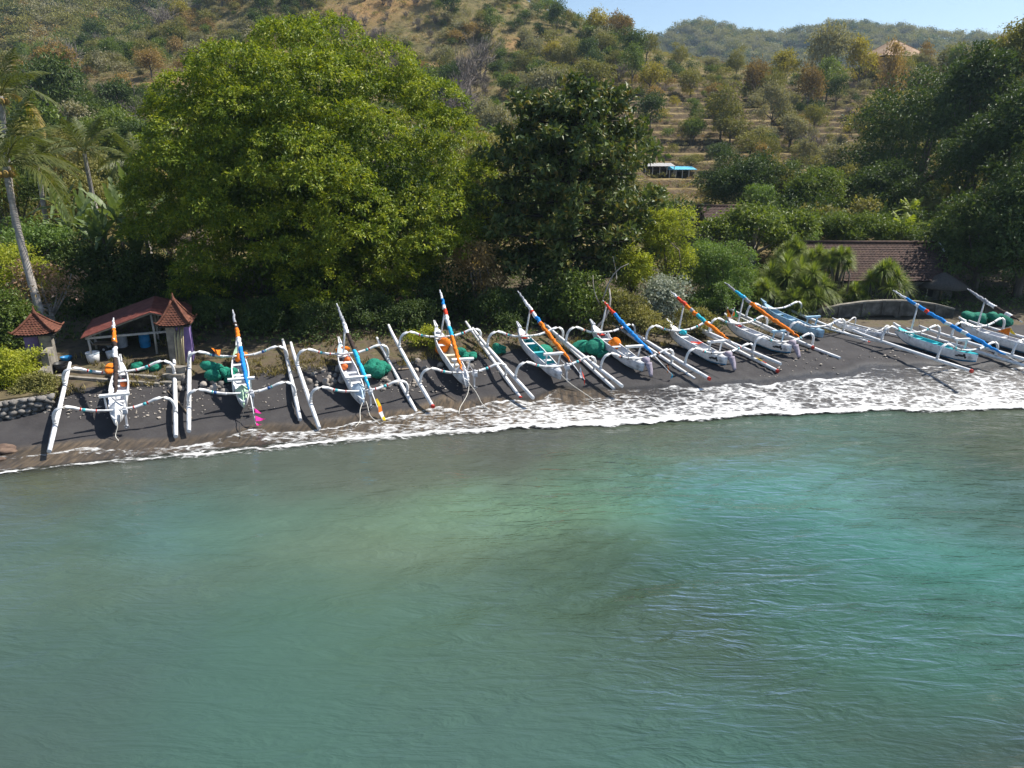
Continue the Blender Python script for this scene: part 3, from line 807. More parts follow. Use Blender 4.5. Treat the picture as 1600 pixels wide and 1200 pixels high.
def cloth_tri(pts, name, m_, parent, seed=0):
    """small flag: a bent sheet with thickness"""
    a, b, c_ = [Vector(p) for p in pts]
    n = 6; nrm = (b-a).cross(c_-a).normalized()
    top = []; mb = MB()
    for i in range(n+1):
        t = i/n
        p = a.lerp(c_, t); q = b.lerp(c_, t)
        w = nrm*(.035*math.sin(t*5+seed))
        top.append([p+w, q+w, q+w+nrm*.004, p+w+nrm*.004])
    mb.loft(top, closed=True, caps=True, sm=False)
    return mb.build(name, m_, parent)
def streamer(path, w, mats, parent, name='streamer'):
    mb = MB(); se = []
    path = [Vector(p) for p in path]; n = len(path)
    for i, p in enumerate(path):
        a = 1.2+i*.35
        d = Vector((math.cos(a)*.5, math.sin(a), .3)).normalized()*w*(1-.4*abs(2*i/(n-1)-1))
        se.append([p-d, p+d, p+d+Vector((0,0,.008)), p-d+Vector((0,0,.008))])
    for i in range(n-1):
        mb.loft(se[i:i+2], closed=True, sm=False, mi=i*len(mats)//(n-1), caps=True)
    return mb.build(name, mats, parent)
def outboard(root, x, y, z, cover=None):
    """small engine on its bracket: cowling, leg, propeller; or wrapped in cloth"""
    if cover:
        mb = MB()
        mb.blob((x, y, z), (.20,.15,.17), 3, .35, 3)
        se = []
        for i in range(8):
            t = i/7; rr = .15*(1-.55*t)
            se.append([(x+.16+.34*t+rr*.5*math.cos(a)+.02*math.sin(a*4+i), y+rr*math.sin(a)*1.05, z-.05-.42*t+rr*.6*math.cos(a)) for a in np.linspace(0, 2*math.pi, 12, endpoint=False)])
        mb.loft(se, closed=True, caps=True)
        return mb.build('engine_cover', cover, root)
    mb = MB()
    mb.box((x, y, z+.06), (.24,.15,.14), taper=.8)
    mb.box((x-.02, y, z+.15), (.16,.11,.05), taper=.7, mi=1)
    mb.box((x, y, z-.02), (.24,.15,.05), mi=1)
    mb.box((x+.05, y, z-.25), (.09,.06,.44), mi=1, M=Euler((0,-.35,0)).to_matrix())
    mb.tube([(x+.10, y, z-.46), (x+.26, y, z-.43)], [.045,.03], 8, mi=1)
    for a in range(3):
        th = a*2.09
        mb.box((x+.27, y+.05*math.cos(th), z-.43+.05*math.sin(th)), (.012,.05,.09), mi=1, M=Euler((th,.3,0)).to_matrix())
    mb.tube([(x-.12, y, z+.06), (x-.45, y-.05, z+.12)], .014, 6, mi=1)
    return mb.build('outboard_engine', [PT['grey_white'], ENG], root)

def boat(idx, pose, label, hull_c=('white','white','grey_white','white','white'), arms='white', bands=('red','teal','red','navy'), sail=None, end=None, k=.3, pole=None,
         tip=None, tipend=1, engine='open', crutch='white', mast='white', eye=False, scale=1.0):
    X, Y, yaw, pit, roll = pose
    yaw, pit, roll = R(yaw), R(pit), R(roll)
    f = Vector((math.sin(yaw)*math.cos(pit), -math.cos(yaw)*math.cos(pit), -math.sin(pit)))
    l = Vector((math.cos(yaw), math.sin(yaw), 0)); u = f.cross(l)
    l2 = l*math.cos(roll)-u*math.sin(roll); u2 = u*math.cos(roll)+l*math.sin(roll)
    Mx = Matrix((f, l2, u2)).transposed()
    z = max(gz(X, Y), gz(X+f.x, Y+f.y)-f.z*1.0-.04, gz(X-f.x, Y-f.y)+f.z*1.0-.04) if idx else gz(X, Y)
    root = thing('outrigger_boat', label, 'boat', (X, Y, z+.03), group='outrigger boats drawn up on the black sand')
    root.rotation_euler = Mx.to_euler(); root.scale = (scale,)*3
    P_ = PT
    boat_hull(root, *[P_[c] for c in hull_c], wedge=idx in (1,2,3,4))
    boat_arms(root, P_[arms], bands)
    boat_floats(root, P_[arms], tip, tipend)
    mt = Vector((-1.43, 0, 1.83))
    if mast:
        m_ = MB().tube([(-1.43,0,.12), (-1.43,0,1.0), (-1.43,0,1.88)], [.045,.038,.030], 8).build('mast', P_[mast], root)
        MB().box((-1.43, 0, .43), (.16,.44,.05)).build('mast_step', P_['red' if idx in (6,8) else mast], root)
        MB().tube([(-1.43,.0,1.72), (-1.05,.22,.5)], .007, 5).build('stay', ROPE, root)
    if sail:
        end = Vector(end); top = mt+(mt-end)*k
        furled_sail(root, top, end, sail, idx*3+1)
        yt = top+(top-end).normalized()*.12; ye = end+(end-top).normalized()*.15
        MB().tube([yt, top.lerp(end,.5)-Vector((0,0,.06)), ye], .022, 7).build('yard', P_['grey_white'], root)
        if pole:
            e2 = end+(end-top).normalized()*pole
            MB().tube([end-(end-top).normalized()*.5+Vector((0,.03,-.03)), e2], [.022,.012], 6).build('boom_pole', P_['white'], root)
            root['pe'] = list(e2)
    if crutch:
        mb = MB()
        mb.box((.98, 0, .93), (.10,.90,.085)); mb.box((.98,.30,.66), (.05,.05,.46)); mb.box((.98,-.30,.66), (.05,.05,.46))
        mb.build('sail_crutch', P_[crutch], root)
    if engine == 'open': outboard(root, 1.62, .30, .62)
    elif engine: outboard(root, 1.62, .22, .58, FABRIC[engine])
    if eye:
        # small painted motif on both sides of the stern: dark fish-like swirl
        for s in (-1, 1):
            mb = MB()
            for (t, b, rw, rh) in ((.86,.62,.13,.05),(.89,.70,.05,.07),(.82,.55,.07,.035),(.905,.5,.04,.05)):
                x, w, g, kz = hull_sec(t)
                pr = .99
                x2, w2, _, _ = hull_sec(t+.03); sl = (w2-w)/(x2-x)
                ctr = Vector((x, s*(w*pr+.006), kz+(g-kz)*b))
                ring = [ctr+Vector((math.cos(a)*rw, s*sl*math.cos(a)*rw, math.sin(a)*rh)) for a in np.linspace(0, 2*math.pi, 10, endpoint=False)]
                ring2 = [p+Vector((0, s*.006, 0)) for p in ring]
                mb.loft([ring, ring2], closed=True, caps=True, sm=False)
            mb.build('painted_motif', PT['black'], root)
    # bailer line inside
    return root

b1 = boat(1, (-13.73,23.44,23.2,12.1,1.4), 'white outrigger boat with furled dark brown sail tipped orange, in front of the tiled gateway',
          sail=[(0,'white'),(.10,'orange'),(.30,'brown'),(.36,'white'),(.50,'brown')], end=(.70,.01,.77), k=.37)
b2 = boat(2, (-10.04,25.05,21.3,14.1,1.5), 'outrigger boat with pale green stern and blue furled sail banded orange and white', ('white','pale_green','grey_white','white','pale_green'),
          bands=('teal','navy','white','teal'), sail=[(0,'grey'),(.14,'brown'),(.22,'orange'),(.33,'white'),(.45,'blue')], end=(1.50,.21,.77), k=.23, pole=1.5)
b3 = boat(3, (-6.13,25.73,24.5,15.6,3.1), 'outrigger boat with pale blue stern and furled sail half brown, half light blue', ('white','white','grey_white','white','pale_blue'),
          sail=[(0,'grey'),(.2,'white'),(.32,'brown'),(.53,'cyan')], end=(1.60,.29,.75), k=.31, pole=1.4)
b4 = boat(4, (-2.46,27.30,24.9,17.4,3.7), 'red-tipped outrigger boat with furled sail of blue, red, white and orange stretches', ('white','white','cream','white','grey_white'),
          bands=('red','teal','black','red'), sail=[(0,'white'),(.08,'blue'),(.16,'white'),(.22,'red'),(.29,'white'),(.43,'cyan'),(.56,'orange')], end=(1.50,-.21,.76), k=.29, pole=.8, tip='red')
b5 = boat(5, (1.10,27.85,25.5,12.9,2.7), 'outrigger boat with turquoise inside and orange furled sail, red and white flag on its pole', ('grey_white','grey_white','teal','white','grey_white'),
          bands=('red','teal','white','teal'), sail=[(0,'grey'),(.10,'white'),(.24,'red'),(.27,'white'),(.34,'blue'),(.42,'orange')], end=(1.50,.54,.77), k=.29, pole=.95)
b6 = boat(6, (4.39,28.67,26.5,10.1,3.8), 'outrigger boat with blue furled sail and red sail head, engine wrapped in cloth', ('grey_white','pale_blue','grey_white','white','white'),
          bands=('orange','black','black','white'), sail=[(0,'red'),(.22,'blue')], end=(1.50,.57,.78), k=.05, pole=1.2, engine='lavender')
b7 = boat(7, (7.91,29.31,25.3,7.4,2.6), 'outrigger boat with blue keel and orange furled sail broken by a teal stretch', ('white','blue','grey_white','white','white'),
          bands=('red','teal','black','orange'), sail=[(0,'white'),(.10,'red'),(.28,'orange'),(.36,'grey'),(.40,'orange'),(.47,'teal'),(.63,'orange')], end=(1.60,.01,1.25), k=.31, pole=.7, engine='lavender', tip='red', eye=True)
b8 = boat(8, (11.01,30.74,27.0,5.0,3.7), 'outrigger boat with blue keel, two small pennants on the bow and long orange sail roll', ('white','blue','grey_white','white','white'),
          bands=('black','teal','white','teal'), sail=[(0,'grey'),(.14,'cyan'),(.27,'grey'),(.36,'orange')], end=(2.0,.10,.97), k=.35, engine='lavender', crutch='sky', eye=True)
b9 = boat(9, (13.43,33.17,25,7,3), 'light blue outrigger boat without a sail beside the concrete footbridge', ('sky','sky','sky','sky','sky'),
          bands=('navy','white','navy','white'), mast=None, engine=None, crutch='sky', tip='red')
b10 = boat(10, (16.3,32.5,36,3,2), 'small grey outrigger boat without mast lying in front of the concrete footbridge', ('grey_white','grey_white','grey_white','white','grey_white'),
           bands=('black','white','black','white'), mast=None, engine=None, crutch=None, scale=.6)
b11 = boat(11, (18.28,29.55,22.0,2.6,4.2), 'outrigger boat with aqua rim, blue keel and long blue furled sail', ('white','blue','aqua','aqua','aqua'),
           bands=('black','teal','black','teal'), sail=[(0,'white'),(.10,'blue'),(.20,'white'),(.23,'blue'),(.29,'red'),(.33,'blue'),(.48,'white'),(.53,'blue'),(.62,'white'),(.67,'blue')], end=(2.3,.89,.63), k=.29, pole=.5, engine=None, tip='red', eye=True)
b12 = boat(12, (21.84,30.42,23.7,3.4,1.4), 'outrigger boat with loose white and black sail and a yellow pennant', ('white','blue','grey_white','white','white'),
           bands=('black','white','teal','white'), sail=[(0,'grey'),(.42,'white'),(.55,'brown'),(.74,'white'),(.85,'brown')], end=(.55,-.5,1.42), k=.5, engine='lavender')
# pennants and streamers that belong to the boats
def pe(b): return Vector(b['pe'])
p = pe(b2); cloth_tri([p+Vector((-.50,.02,.30)), p+Vector((-.36,.02,.20)), p+Vector((-.30,.24,.20))], 'pennant', FABRIC['pink'], b2, 1); cloth_tri([p+Vector((-.26,.02,.14)), p+Vector((-.08,.02,.03)), p+Vector((-.10,.34,.08))], 'pennant', FABRIC['pink'], b2, 2); cloth_tri([p+Vector((-.04,.02,.02)), p+Vector((.04,.02,-.03)), p+Vector((.04,.18,-.06))], 'pennant', FABRIC['pink'], b2, 3)
p = pe(b3); streamer([p+Vector((-.75,-.05,.42)), p+Vector((-.5,.02,.26)), p+Vector((-.3,0,.15)), p+Vector((-.12,.04,.05)), p+Vector((.05,.12,-.06))], .07, [FABRIC['yellow'], FABRIC['orange'], FABRIC['white'], FABRIC['yellow']], b3)
p = pe(b5); cloth_tri([p+Vector((-.32,0,.22)), p+Vector((-.1,.0,.02)), p+Vector((.1,.02,-.22))], 'flag', FABRIC['red'], b5); cloth_tri([p+Vector((-.5,0,.36)), p+Vector((-.12,.05,.0)), p+Vector((-.2,-.1,-.02))], 'flag', FABRIC['white'], b5)
p = pe(b6); cloth_tri([p+Vector((-.42,0,.26)), p+Vector((-.26,0,.16)), p+Vector((-.25,.02,-.08))], 'flag', FABRIC['orange'], b6); cloth_tri([p+Vector((-.06,0,.06)), p+Vector((.06,0,-.02)), p+Vector((.02,.02,-.2))], 'flag', FABRIC['cyan'], b6)
for yq, c1, c2 in ((-.22,'orange','yellow'),(.22,'green','orange')):
    MB().tube([(-2.0, yq*.4, .55), (-2.05, yq, 1.15)], .010, 6).build('flag_staff', PT['white'], b8)
    cloth_tri([(-2.04, yq, 1.12), (-2.03, yq*.8, .72), (-1.9, yq+.22, .70)], 'pennant', FABRIC[c1], b8)
    cloth_tri([(-2.03, yq-.02, 1.0), (-2.02, yq*.8-.02, .76), (-1.95, yq+.08, .72)], 'pennant', FABRIC[c2], b8)
cloth_tri([(1.6,1.72,.34), (1.98,1.76,.32), (1.95,1.98,.12)], 'flag', FABRIC['yellow'], b7); cloth_tri([(1.98,1.76,.33), (2.2,1.76,.31), (2.15,1.97,.12)], 'flag', FABRIC['red'], b7)
MB().tube([(.2,-.28,.45), (.2,-.34,1.0)], .010, 6).build('flag_staff', PT['white'], b12)
cloth_tri([(.2,-.34,1.0), (.2,-.31,.62), (-.25,-.45,.74)], 'pennant', FABRIC['orange'], b12); cloth_tri([(.2,-.345,1.02), (.2,-.325,.80), (.5,-.36,.72)], 'pennant', FABRIC['yellow'], b12)
cloth_tri([(-1.55,-.62,.80), (-1.2,-.66,.72), (-1.4,-.95,.95)], 'pennant', FABRIC['orange'], b2)

# mooring lines from the sterns down to the wet sand
def mooring(b, start, px, py, sag=.12, m_=None):
    a = b.matrix_basis @ Vector(start); q = on_ground(px, py); e = Vector((q.x, q.y, max(q.z, 0)+.02)); inv = b.matrix_basis.inverted()
    pts_ = []
    for t in np.linspace(0, 1, 12):
        w = a.lerp(e, t); w.z -= sag*math.sin(math.pi*t); w.x += .05*math.sin(t*7+px)
        w.z = max(w.z, gz(w.x, w.y)+.015); pts_.append(inv @ w)
    MB().tube(pts_, .013, 6).build('mooring_line', m_ or ROPEW, b)
mooring(b4, (1.8,0,.45), 766, 642); mooring(b4, (1.8,.05,.40), 716, 648); mooring(b3, (1.8,0,.40), 556, 668); mooring(b3, (1.8,.05,.4), 592, 664)
mooring(b1, (1.8,0,.40), 183, 690); mooring(b2, (1.8,0,.40), 372, 686, .12, ROPE); mooring(b5, (1.8,0,.45), 940, 632); mooring(b11, (-2.2,0,.6), 1356, 512, .05)
mooring(b1, (-2.2,0,.62), 205, 588, .15, ROPE); mooring(b3, (-2.2,0,.62), 512, 556, .1, ROPE); mooring(b5, (-2.2,0,.62), 792, 530, .1, ROPE); mooring(b7, (-2.2,0,.62), 1020, 520, .1, ROPE)

# things lying in the boats
BUOY = paint('buoy_orange', (.80,.17,.03), .8, .55)
def in_boat(b, loc): return b.matrix_basis @ Vector(loc)
def buoy(b, loc, r, label, m_=BUOY):
    root = thing('buoy', label, 'buoy', in_boat(b, loc), group='buoys and bundles in the boats')
    MB().blob((0,0,r), (r,r*.92,r), 3, .05, 2).build('ball', m_, root)
    MB().tube([(0,0,2*r-.02), (0,0,2*r+.05)], [.035,.02], 7).build('neck', PT['red'], root)
def bundle(b, loc, sz, m_, label, seed):
    o = MB().blob((0,0,sz[2]*.8), sz, 3, .55, seed).build('cloth_bundle', m_, loc=in_boat(b, loc))
    tag(o, label, 'bundle', 'buoys and bundles in the boats')
bundle(b1, (-1.42,-.30,.62), (.16,.24,.15), FABRIC['orange'], 'crumpled orange cloth over the arm of the brown-sailed boat', 4)
buoy(b1, (-1.0,.10,.14), .12, 'orange buoy inside the brown-sailed boat')
bundle(b2, (-1.38,.05,.40), (.16,.18,.16), FABRIC['orange'], 'orange cloth heaped at the mast of the green-sterned boat', 6)
buoy(b3, (-.9,-.06,.12), .14, 'orange buoy on the floor of the boat with the half brown sail')
buoy(b3, (-1.12,.10,.30), .12, 'smaller orange buoy beside another in the boat with the half brown sail')
bundle(b3, (-1.75,.0,.40), (.22,.14,.12), FABRIC['orange'], 'orange and brown bundle in the bow of the half brown-sailed boat', 7)
bundle(b4, (-1.0,.02,.14), (.26,.17,.22), FABRIC['orange'], 'orange bag in the red-tipped boat', 8)
bundle(b4, (-1.75,.0,.42), (.20,.13,.10), FABRIC['grey'], 'grey cloth in the bow of the red-tipped boat', 9)
bundle(b5, (-1.40,-.02,.42), (.18,.16,.12), FABRIC['red'], 'red cloth at the mast foot of the turquoise boat', 10)
bundle(b6, (-.55,.10,.24), (.20,.15,.20), FABRIC['orange'], 'orange sack in the blue-sailed boat with the wrapped engine', 11)
bundle(b6, (-1.1,.22,.36), (.13,.09,.20), FABRIC['white'], 'white sack upright in the blue-sailed boat with the wrapped engine', 12)
bundle(b7, (-.2,.12,.36), (.22,.10,.06), FABRIC['red'], 'red strap cloth on the thwart of the teal-banded boat', 13)
bundle(b7, (-1.3,.16,.40), (.20,.18,.14), FABRIC['teal'], 'green net bundle at the mast of the teal-banded boat', 14)
# ================================================================== VEGETATION
def nrm(a):
    return a/np.maximum(np.linalg.norm(a, axis=-1, keepdims=True), 1e-9)
def leaf_quads(P, N, D, Ln, Wd, fold=.18):
    """folded leaf blades: base, left, tip, right"""
    D = nrm(D); S = nrm(np.cross(D, N)); N = np.cross(S, D)
    Ln = np.asarray(Ln)[:, None]; Wd = np.asarray(Wd)[:, None]
    mid = P+D*Ln*.45
    V = np.stack([P, mid+S*Wd*.5+N*Wd*fold, P+D*Ln-N*Ln*.12, mid-S*Wd*.5+N*Wd*fold], 1)
    n = len(P)
    return V.reshape(-1, 3), np.arange(4*n).reshape(n, 4)
def crown_leaves(r, lobes, sprays, per, spread, size, wr=.5, up=.6, droop=.35, shell=(.7,1.05), low=-.45, rnd=.6, dens_area=True):
    """lobes: array (cx,cy,cz,rx,ry,rz). Returns V,F,v: sprays over the outside of each lobe, leaves in each spray"""
    lobes = np.asarray(lobes, float); m = len(lobes)
    if dens_area:
        a = (lobes[:,3]*lobes[:,4]); cnt = np.maximum(3, (sprays*m*a/a.sum())).astype(int)
    else: cnt = np.full(m, sprays)
    li = np.repeat(np.arange(m), cnt); n = len(li)
    d = nrm(r.normal(size=(n,3)))
    bad = d[:,2] < low; d[bad,2] *= -1
    rad = r.uniform(*shell, n)[:, None]
    C = lobes[li,:3]+d*lobes[li,3:]*rad
    on = nrm(d/lobes[li,3:])
    sv = r.random(n)
    k = np.maximum(2, r.poisson(per, n)); si = np.repeat(np.arange(n), k); q = len(si)
    P = C[si]+r.normal(size=(q,3))*spread*np.array([1,1,.7])
    O = on[si]
    D = O*.7+r.normal(size=(q,3))*rnd+np.array([0,0,-droop])
    Nn = O*.6+np.array([0,0,up])+r.normal(size=(q,3))*.45
    L_ = size*r.uniform(.65,1.3,q)
    V, F = leaf_quads(P, nrm(Nn), D, L_, L_*wr)
    v = np.clip(.55*r.random(q)+.45*sv[si], 0, 1)
    return V, F, np.repeat(v, 4)
def limb(mb, a, b, r0, r1, bend=.15, seed=0, n=5, k=7):
    rr = np.random.default_rng(seed)
    a = Vector(a); b = Vector(b); d = b-a
    off = Vector(rr.normal(size=3))*d.length*bend
    path = [a+d*t+off*math.sin(math.pi*t) for t in np.linspace(0,1,n)]
    mb.tube(path, list(np.linspace(r0, r1, n)), k)
BARK = surf('bark_grey_brown', [(.06,.05,.04),(.13,.11,.09),(.22,.19,.16)], 3, .95, .6, 12, stretch=(1,1,.3))
BARKD = surf('bark_dark', [(.025,.02,.016),(.06,.05,.04),(.10,.085,.07)], 3, .95, .6, 12, stretch=(1,1,.3))
BARKP = surf('bark_pale', [(.20,.18,.16),(.32,.29,.26),(.42,.39,.35)], 3, .9, .5, 14, stretch=(1,1,2.5))
LM = {
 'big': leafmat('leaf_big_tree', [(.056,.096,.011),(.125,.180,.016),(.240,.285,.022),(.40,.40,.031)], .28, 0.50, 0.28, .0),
 'almond': leafmat('leaf_sea_almond', [(0.037,0.065,0.020),(0.070,0.105,0.031),(0.126,0.156,0.041),(0.275,0.196,0.051)], .18, 0.50, 0.28, .0),
 'dark': leafmat('leaf_dark', [(0.035,0.059,0.018),(0.064,0.101,0.025),(0.123,0.159,0.034)], .22, 0.55, 0.25, .25),
 'green': leafmat('leaf_green', [(0.055,0.094,0.020),(0.112,0.159,0.029),(0.196,0.235,0.043)], .3, 0.50, 0.28, .25),
 'fine': leafmat('leaf_fine_green', [(0.073,0.130,0.032),(0.130,0.203,0.048),(0.212,0.284,0.073)], .3, 0.50, 0.28, .2),
 'lime': leafmat('leaf_lime', [(0.162,0.212,0.026),(0.308,0.340,0.040),(0.487,0.470,0.065)], .38, 0.50, 0.28, .2),
 'olive': leafmat('leaf_olive', [(0.105,0.110,0.035),(0.202,0.194,0.057),(0.328,0.287,0.099)], .25, 0.60, 0.28, .45),
 'greyolive': leafmat('leaf_grey_olive', [(0.166,0.156,0.094),(0.264,0.244,0.146),(0.370,0.341,0.224)], .2, 0.70, 0.20, .45),
 'brown': leafmat('leaf_brown', [(0.146,0.097,0.043),(0.272,0.186,0.078),(0.428,0.292,0.108)], .25, 0.70, 0.20, .4),
 'yellow': leafmat('leaf_yellow', [(0.170,0.156,0.026),(0.286,0.246,0.038),(0.428,0.338,0.052)], .3, 0.60, 0.28, .35),
 'silver': leafmat('leaf_silver', [(0.156,0.196,0.117),(0.332,0.361,0.274),(0.537,0.547,0.450)], .25, 0.50, 0.28, .1, (1,1,.8)),
 'pand': leafmat('leaf_pandanus', [(0.090,0.138,0.022),(0.170,0.227,0.036),(0.325,0.357,0.081)], .3, 0.50, 0.28, .2),
 'palm': leafmat('leaf_palm', [(0.058,0.080,0.020),(0.109,0.129,0.033),(0.218,0.211,0.071)], .28, 0.50, 0.28, .2),
 'palmy': leafmat('leaf_palm_yellow', [(0.195,0.146,0.036),(0.341,0.255,0.073),(0.439,0.341,0.121)], .3, 0.50, 0.28, .2),
 'banana': leafmat('leaf_banana', [(0.072,0.113,0.040),(0.136,0.184,0.072),(0.272,0.304,0.161)], .3, 0.50, 0.28, .3),
 'areca': leafmat('leaf_areca', [(0.130,0.187,0.019),(0.260,0.308,0.032),(0.439,0.455,0.057)], .4, 0.50, 0.28, .1),
 'drygrass': leafmat('leaf_dry_grass', [(.10,.085,.035),(.19,.155,.065),(.29,.24,.11)], .25, .6, .2, .0),
 'pink': leafmat('leaf_frangipani', [(0.103,0.115,0.026),(0.220,0.180,0.064),(0.438,0.258,0.180),(0.600,0.438,0.361)], .25, 0.60, 0.28, .0),
}
BARE = surf('bare_twigs', [(.15,.125,.105),(.24,.205,.185)], 3, .95, objrand=.5)

def crown_mesh(name, r, lobes, sprays, per, spread, size, mat, **kw):
    V, F, v = crown_leaves(r, lobes, sprays, per, spread, size, **kw)
    return mesh_np(name, V, F, mat, {'v': v})

# ---------------- the great round tree
def big_tree():
    r = np.random.default_rng(21)
    cx, cy = -10.3, 38.0
    base = gpt(cx+.6, cy+.2, -.1)
    root = thing('shade_tree', 'huge round bright green tree with drooping leafy boughs behind the boats', 'tree', base)
    o = np.array(base)
    C = np.array([cx, cy, 6.9])-o; RR = np.array([7.9, 7.6, 7.8])
    lobes = []
    # boughs over the dome: each a flattened cushion with a scalloped, hanging rim
    n = 54
    for i in range(n):
        t = (i+.5)/n; z = 1-1.74*t; a = i*2.39996+r.normal()*.22
        h = math.sqrt(max(0, 1-z*z)); k = r.uniform(.86, .99)
        bump = 1+.06*math.sin(3*a+1)+.05*math.sin(5*a+z*4)
        o_ = np.array([h*math.cos(a), h*math.sin(a), z])
        p = C+RR*np.array([o_[0]*bump, o_[1]*bump, z*(1.0 if z > 0 else .86)])*k
        s = r.uniform(1.35, 2.15)*(1.0 if z > -.3 else .85)
        lobes.append([*p, s, s, s*.66])
        tang = np.array([-math.sin(a), math.cos(a), 0])
        for j in range(5):
            f = (j-2)/2; w = r.uniform(.38,.6)*s
            q = p+tang*f*s*.85+np.array([math.cos(a),math.sin(a),0])*s*(.75-.3*abs(f))*max(h,.35)+np.array([0,0,-1])*s*r.uniform(.35,.8)
            lobes.append([*q, w, w, w*.72])
    V, F, v = crown_leaves(r, lobes, 34, 22, .12, .165, wr=.46, up=.8, droop=.5, shell=(.86,1.04), low=-.1, rnd=.55)
    # inner fill: larger, sparse leaves that close the view through
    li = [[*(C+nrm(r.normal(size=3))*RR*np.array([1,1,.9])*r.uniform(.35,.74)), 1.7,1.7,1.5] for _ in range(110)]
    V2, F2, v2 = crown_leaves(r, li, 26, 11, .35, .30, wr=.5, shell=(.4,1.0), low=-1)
    me = mesh_np('crown', np.r_[V, V2], np.r_[F, F2+len(V)], LM['big'], {'v': np.r_[v, v2*.3]})  # inner leaves coloured darker: shade between the boughs is painted in
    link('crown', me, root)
    mb = MB()
    mb.tube([(0,0,-.3),(.05,0,.6),(0,.1,1.8),(.1,.1,3.0)], [.95,.72,.6,.55], 12)
    for i in range(16):
        a = i*2.4; p = C+RR*np.array([math.cos(a)*.62, math.sin(a)*.62, .35*math.sin(i*1.7)])
        limb(mb, (.05,.05,2.2+.06*i), p, .26, .06, .12, i)
    mb.build('trunk', BARKD, root)
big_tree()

# ---------------- sea almond: tiers of horizontal branches, big glossy leaves
def almond_tree():
    r = np.random.default_rng(33)
    cx, cy = 2.85, 37.2
    base = gpt(cx, cy, -.1); o = np.array(base)
    root = thing('sea_almond_tree', 'tall dark tree with tiered branches and big glossy leaves beside the round tree', 'tree', base)
    mb = MB()
    mb.tube([(0,0,-.3),(0,.05,1),(.1,0,3.6),(0,.05,7),(.1,0,9.7)], [.42,.33,.26,.17,.06], 10)
    lobes = []
    tiers = [(1.9,3.7),(2.8,4.3),(3.8,4.8),(4.8,4.9),(5.8,4.6),(6.7,4.1),(7.6,4.0),(8.5,3.6),(9.3,3.3),(9.9,2.3)]
    for ti, (h, rad) in enumerate(tiers):
        nb = 9 if rad > 2 else 5
        for b in range(nb):
            a = b*2*math.pi/nb+ti*.9+r.normal()*.2; L_ = rad*r.uniform(.72,1.08)
            e = np.array([math.cos(a)*L_, math.sin(a)*L_, h+r.normal()*.3+.25])
            limb(mb, (0,0,h-.5), e*.9, .07, .02, .05, ti*20+b, 4, 5)
            for s in np.arange(.30, 1.02, .17):
                w = .42+.30*s
                lobes.append([e[0]*s+r.normal()*.2, e[1]*s+r.normal()*.2, (h-.4)+(e[2]-h+.4)*s+r.normal()*.12, w, w, .26])
    V, F, v = crown_leaves(r, lobes, 8, 9, .13, .31, wr=.56, up=.55, droop=.05, shell=(.5,1.05), low=-.6, rnd=.8)
    link('crown', mesh_np('crown', V, F, LM['almond'], {'v': v}), root)
    mb.build('trunk', BARKD, root)
almond_tree()

# ---------------- general trees and shrubs placed from the photograph
def rand_lobes(r, n, rx, ry, rz, lr, zc, low=-.5):
    out = []
    for i in range(n):
        d = nrm(r.normal(size=3))
        if d[2] < low: d[2] *= -1
        k = r.uniform(.45,.9); s = lr*r.uniform(.7,1.25)
        out.append([d[0]*rx*k, d[1]*ry*k, zc+d[2]*rz*k, s*min(1,rx/rz*1.1), s*min(1,rx/rz*1.1), s*.85])
    return out
def plant(name, cat, label, px, py, Y, hw, hh, mat, n=22, sprays=16, per=16, size=.14, seed=0, trunk=True, group=None, bark=None, wr=.5, shell=(.72,1.06), up=.6, droop=.3, rnd=.6, yd=None):
    """crown centred on a photo pixel at distance Y, hw x hh half extents in photo pixels"""
    r = np.random.default_rng(seed+100)
    c = at_Y(px, py, Y); dep = Y*_c-(c[2]-CAMH)*_s
    rx = hw*dep/FPX; rz = hh*dep/FPX/_c*.96
    g = gz(c[0], Y)
    zc = max(c[2]-g, rz*.55)
    root = thing(name, label, cat, (c[0], Y, g-.05), group=group)
    lobes = rand_lobes(r, n, rx, yd or rx, rz, min(rx, rz)*.42+.05, zc, -.7)
    link('crown', crown_mesh('crown', r, lobes, sprays, per, size*1.1, size, LM[mat], wr=wr, shell=shell, up=up, droop=droop, rnd=rnd), root)
    if trunk:
        mb = MB(); h = zc
        tr = max(.04, rx*.06)
        mb.tube([(0,0,-.2),(.03,0,h*.35),(0,.04,h*.7)], [tr*1.4,tr,tr*.8], 8)
        for i in range(min(n, 9)):
            l_ = lobes[i*len(lobes)//9]
            limb(mb, (0,.02,h*(.3+.04*i)), l_[:3], tr*.55, tr*.16, .12, i, 4, 5)
        mb.build('trunk' if h > 1.5 else 'stem', bark or BARK, root)
    return root
SH = 'shrubs'
# right-hand dark trees
plant('broad_tree','tree','broad dark tree with glossy crown above the small bright palms',1440,240,66,115,105,'dark',46,26,15,.30,1)
plant('broad_tree','tree','tall dark tree between the ridge house and the shaded slope',1535,160,62,62,80,'dark',36,24,15,.30,2)
plant('broad_tree','tree','dark tree whose crown stands against the sky right of the mountain',1592,90,64,46,62,'olive',26,20,15,.26,3)
plant('broad_tree','tree','large shaded tree standing behind the long brown roof',1590,270,50,92,125,'dark',46,28,16,.26,4,droop=.4)
plant('broad_tree','tree','shaded spreading tree that overhangs the end of the brown roof',1535,385,40.6,80,72,'dark',36,26,16,.20,5,droop=.4)
plant('broad_tree','tree','dark low tree behind the boat with the loose sail',1605,385,39.2,85,120,'dark',44,26,16,.20,6,droop=.4)
plant('broad_tree','tree','dark tree rising behind the palms next to the brown roof',1375,300,58,60,45,'dark',26,22,15,.24,7)
plant('broad_tree','tree','olive tree on the shaded slope above the small palms',1530,250,54,60,55,'dark',28,24,15,.24,8)
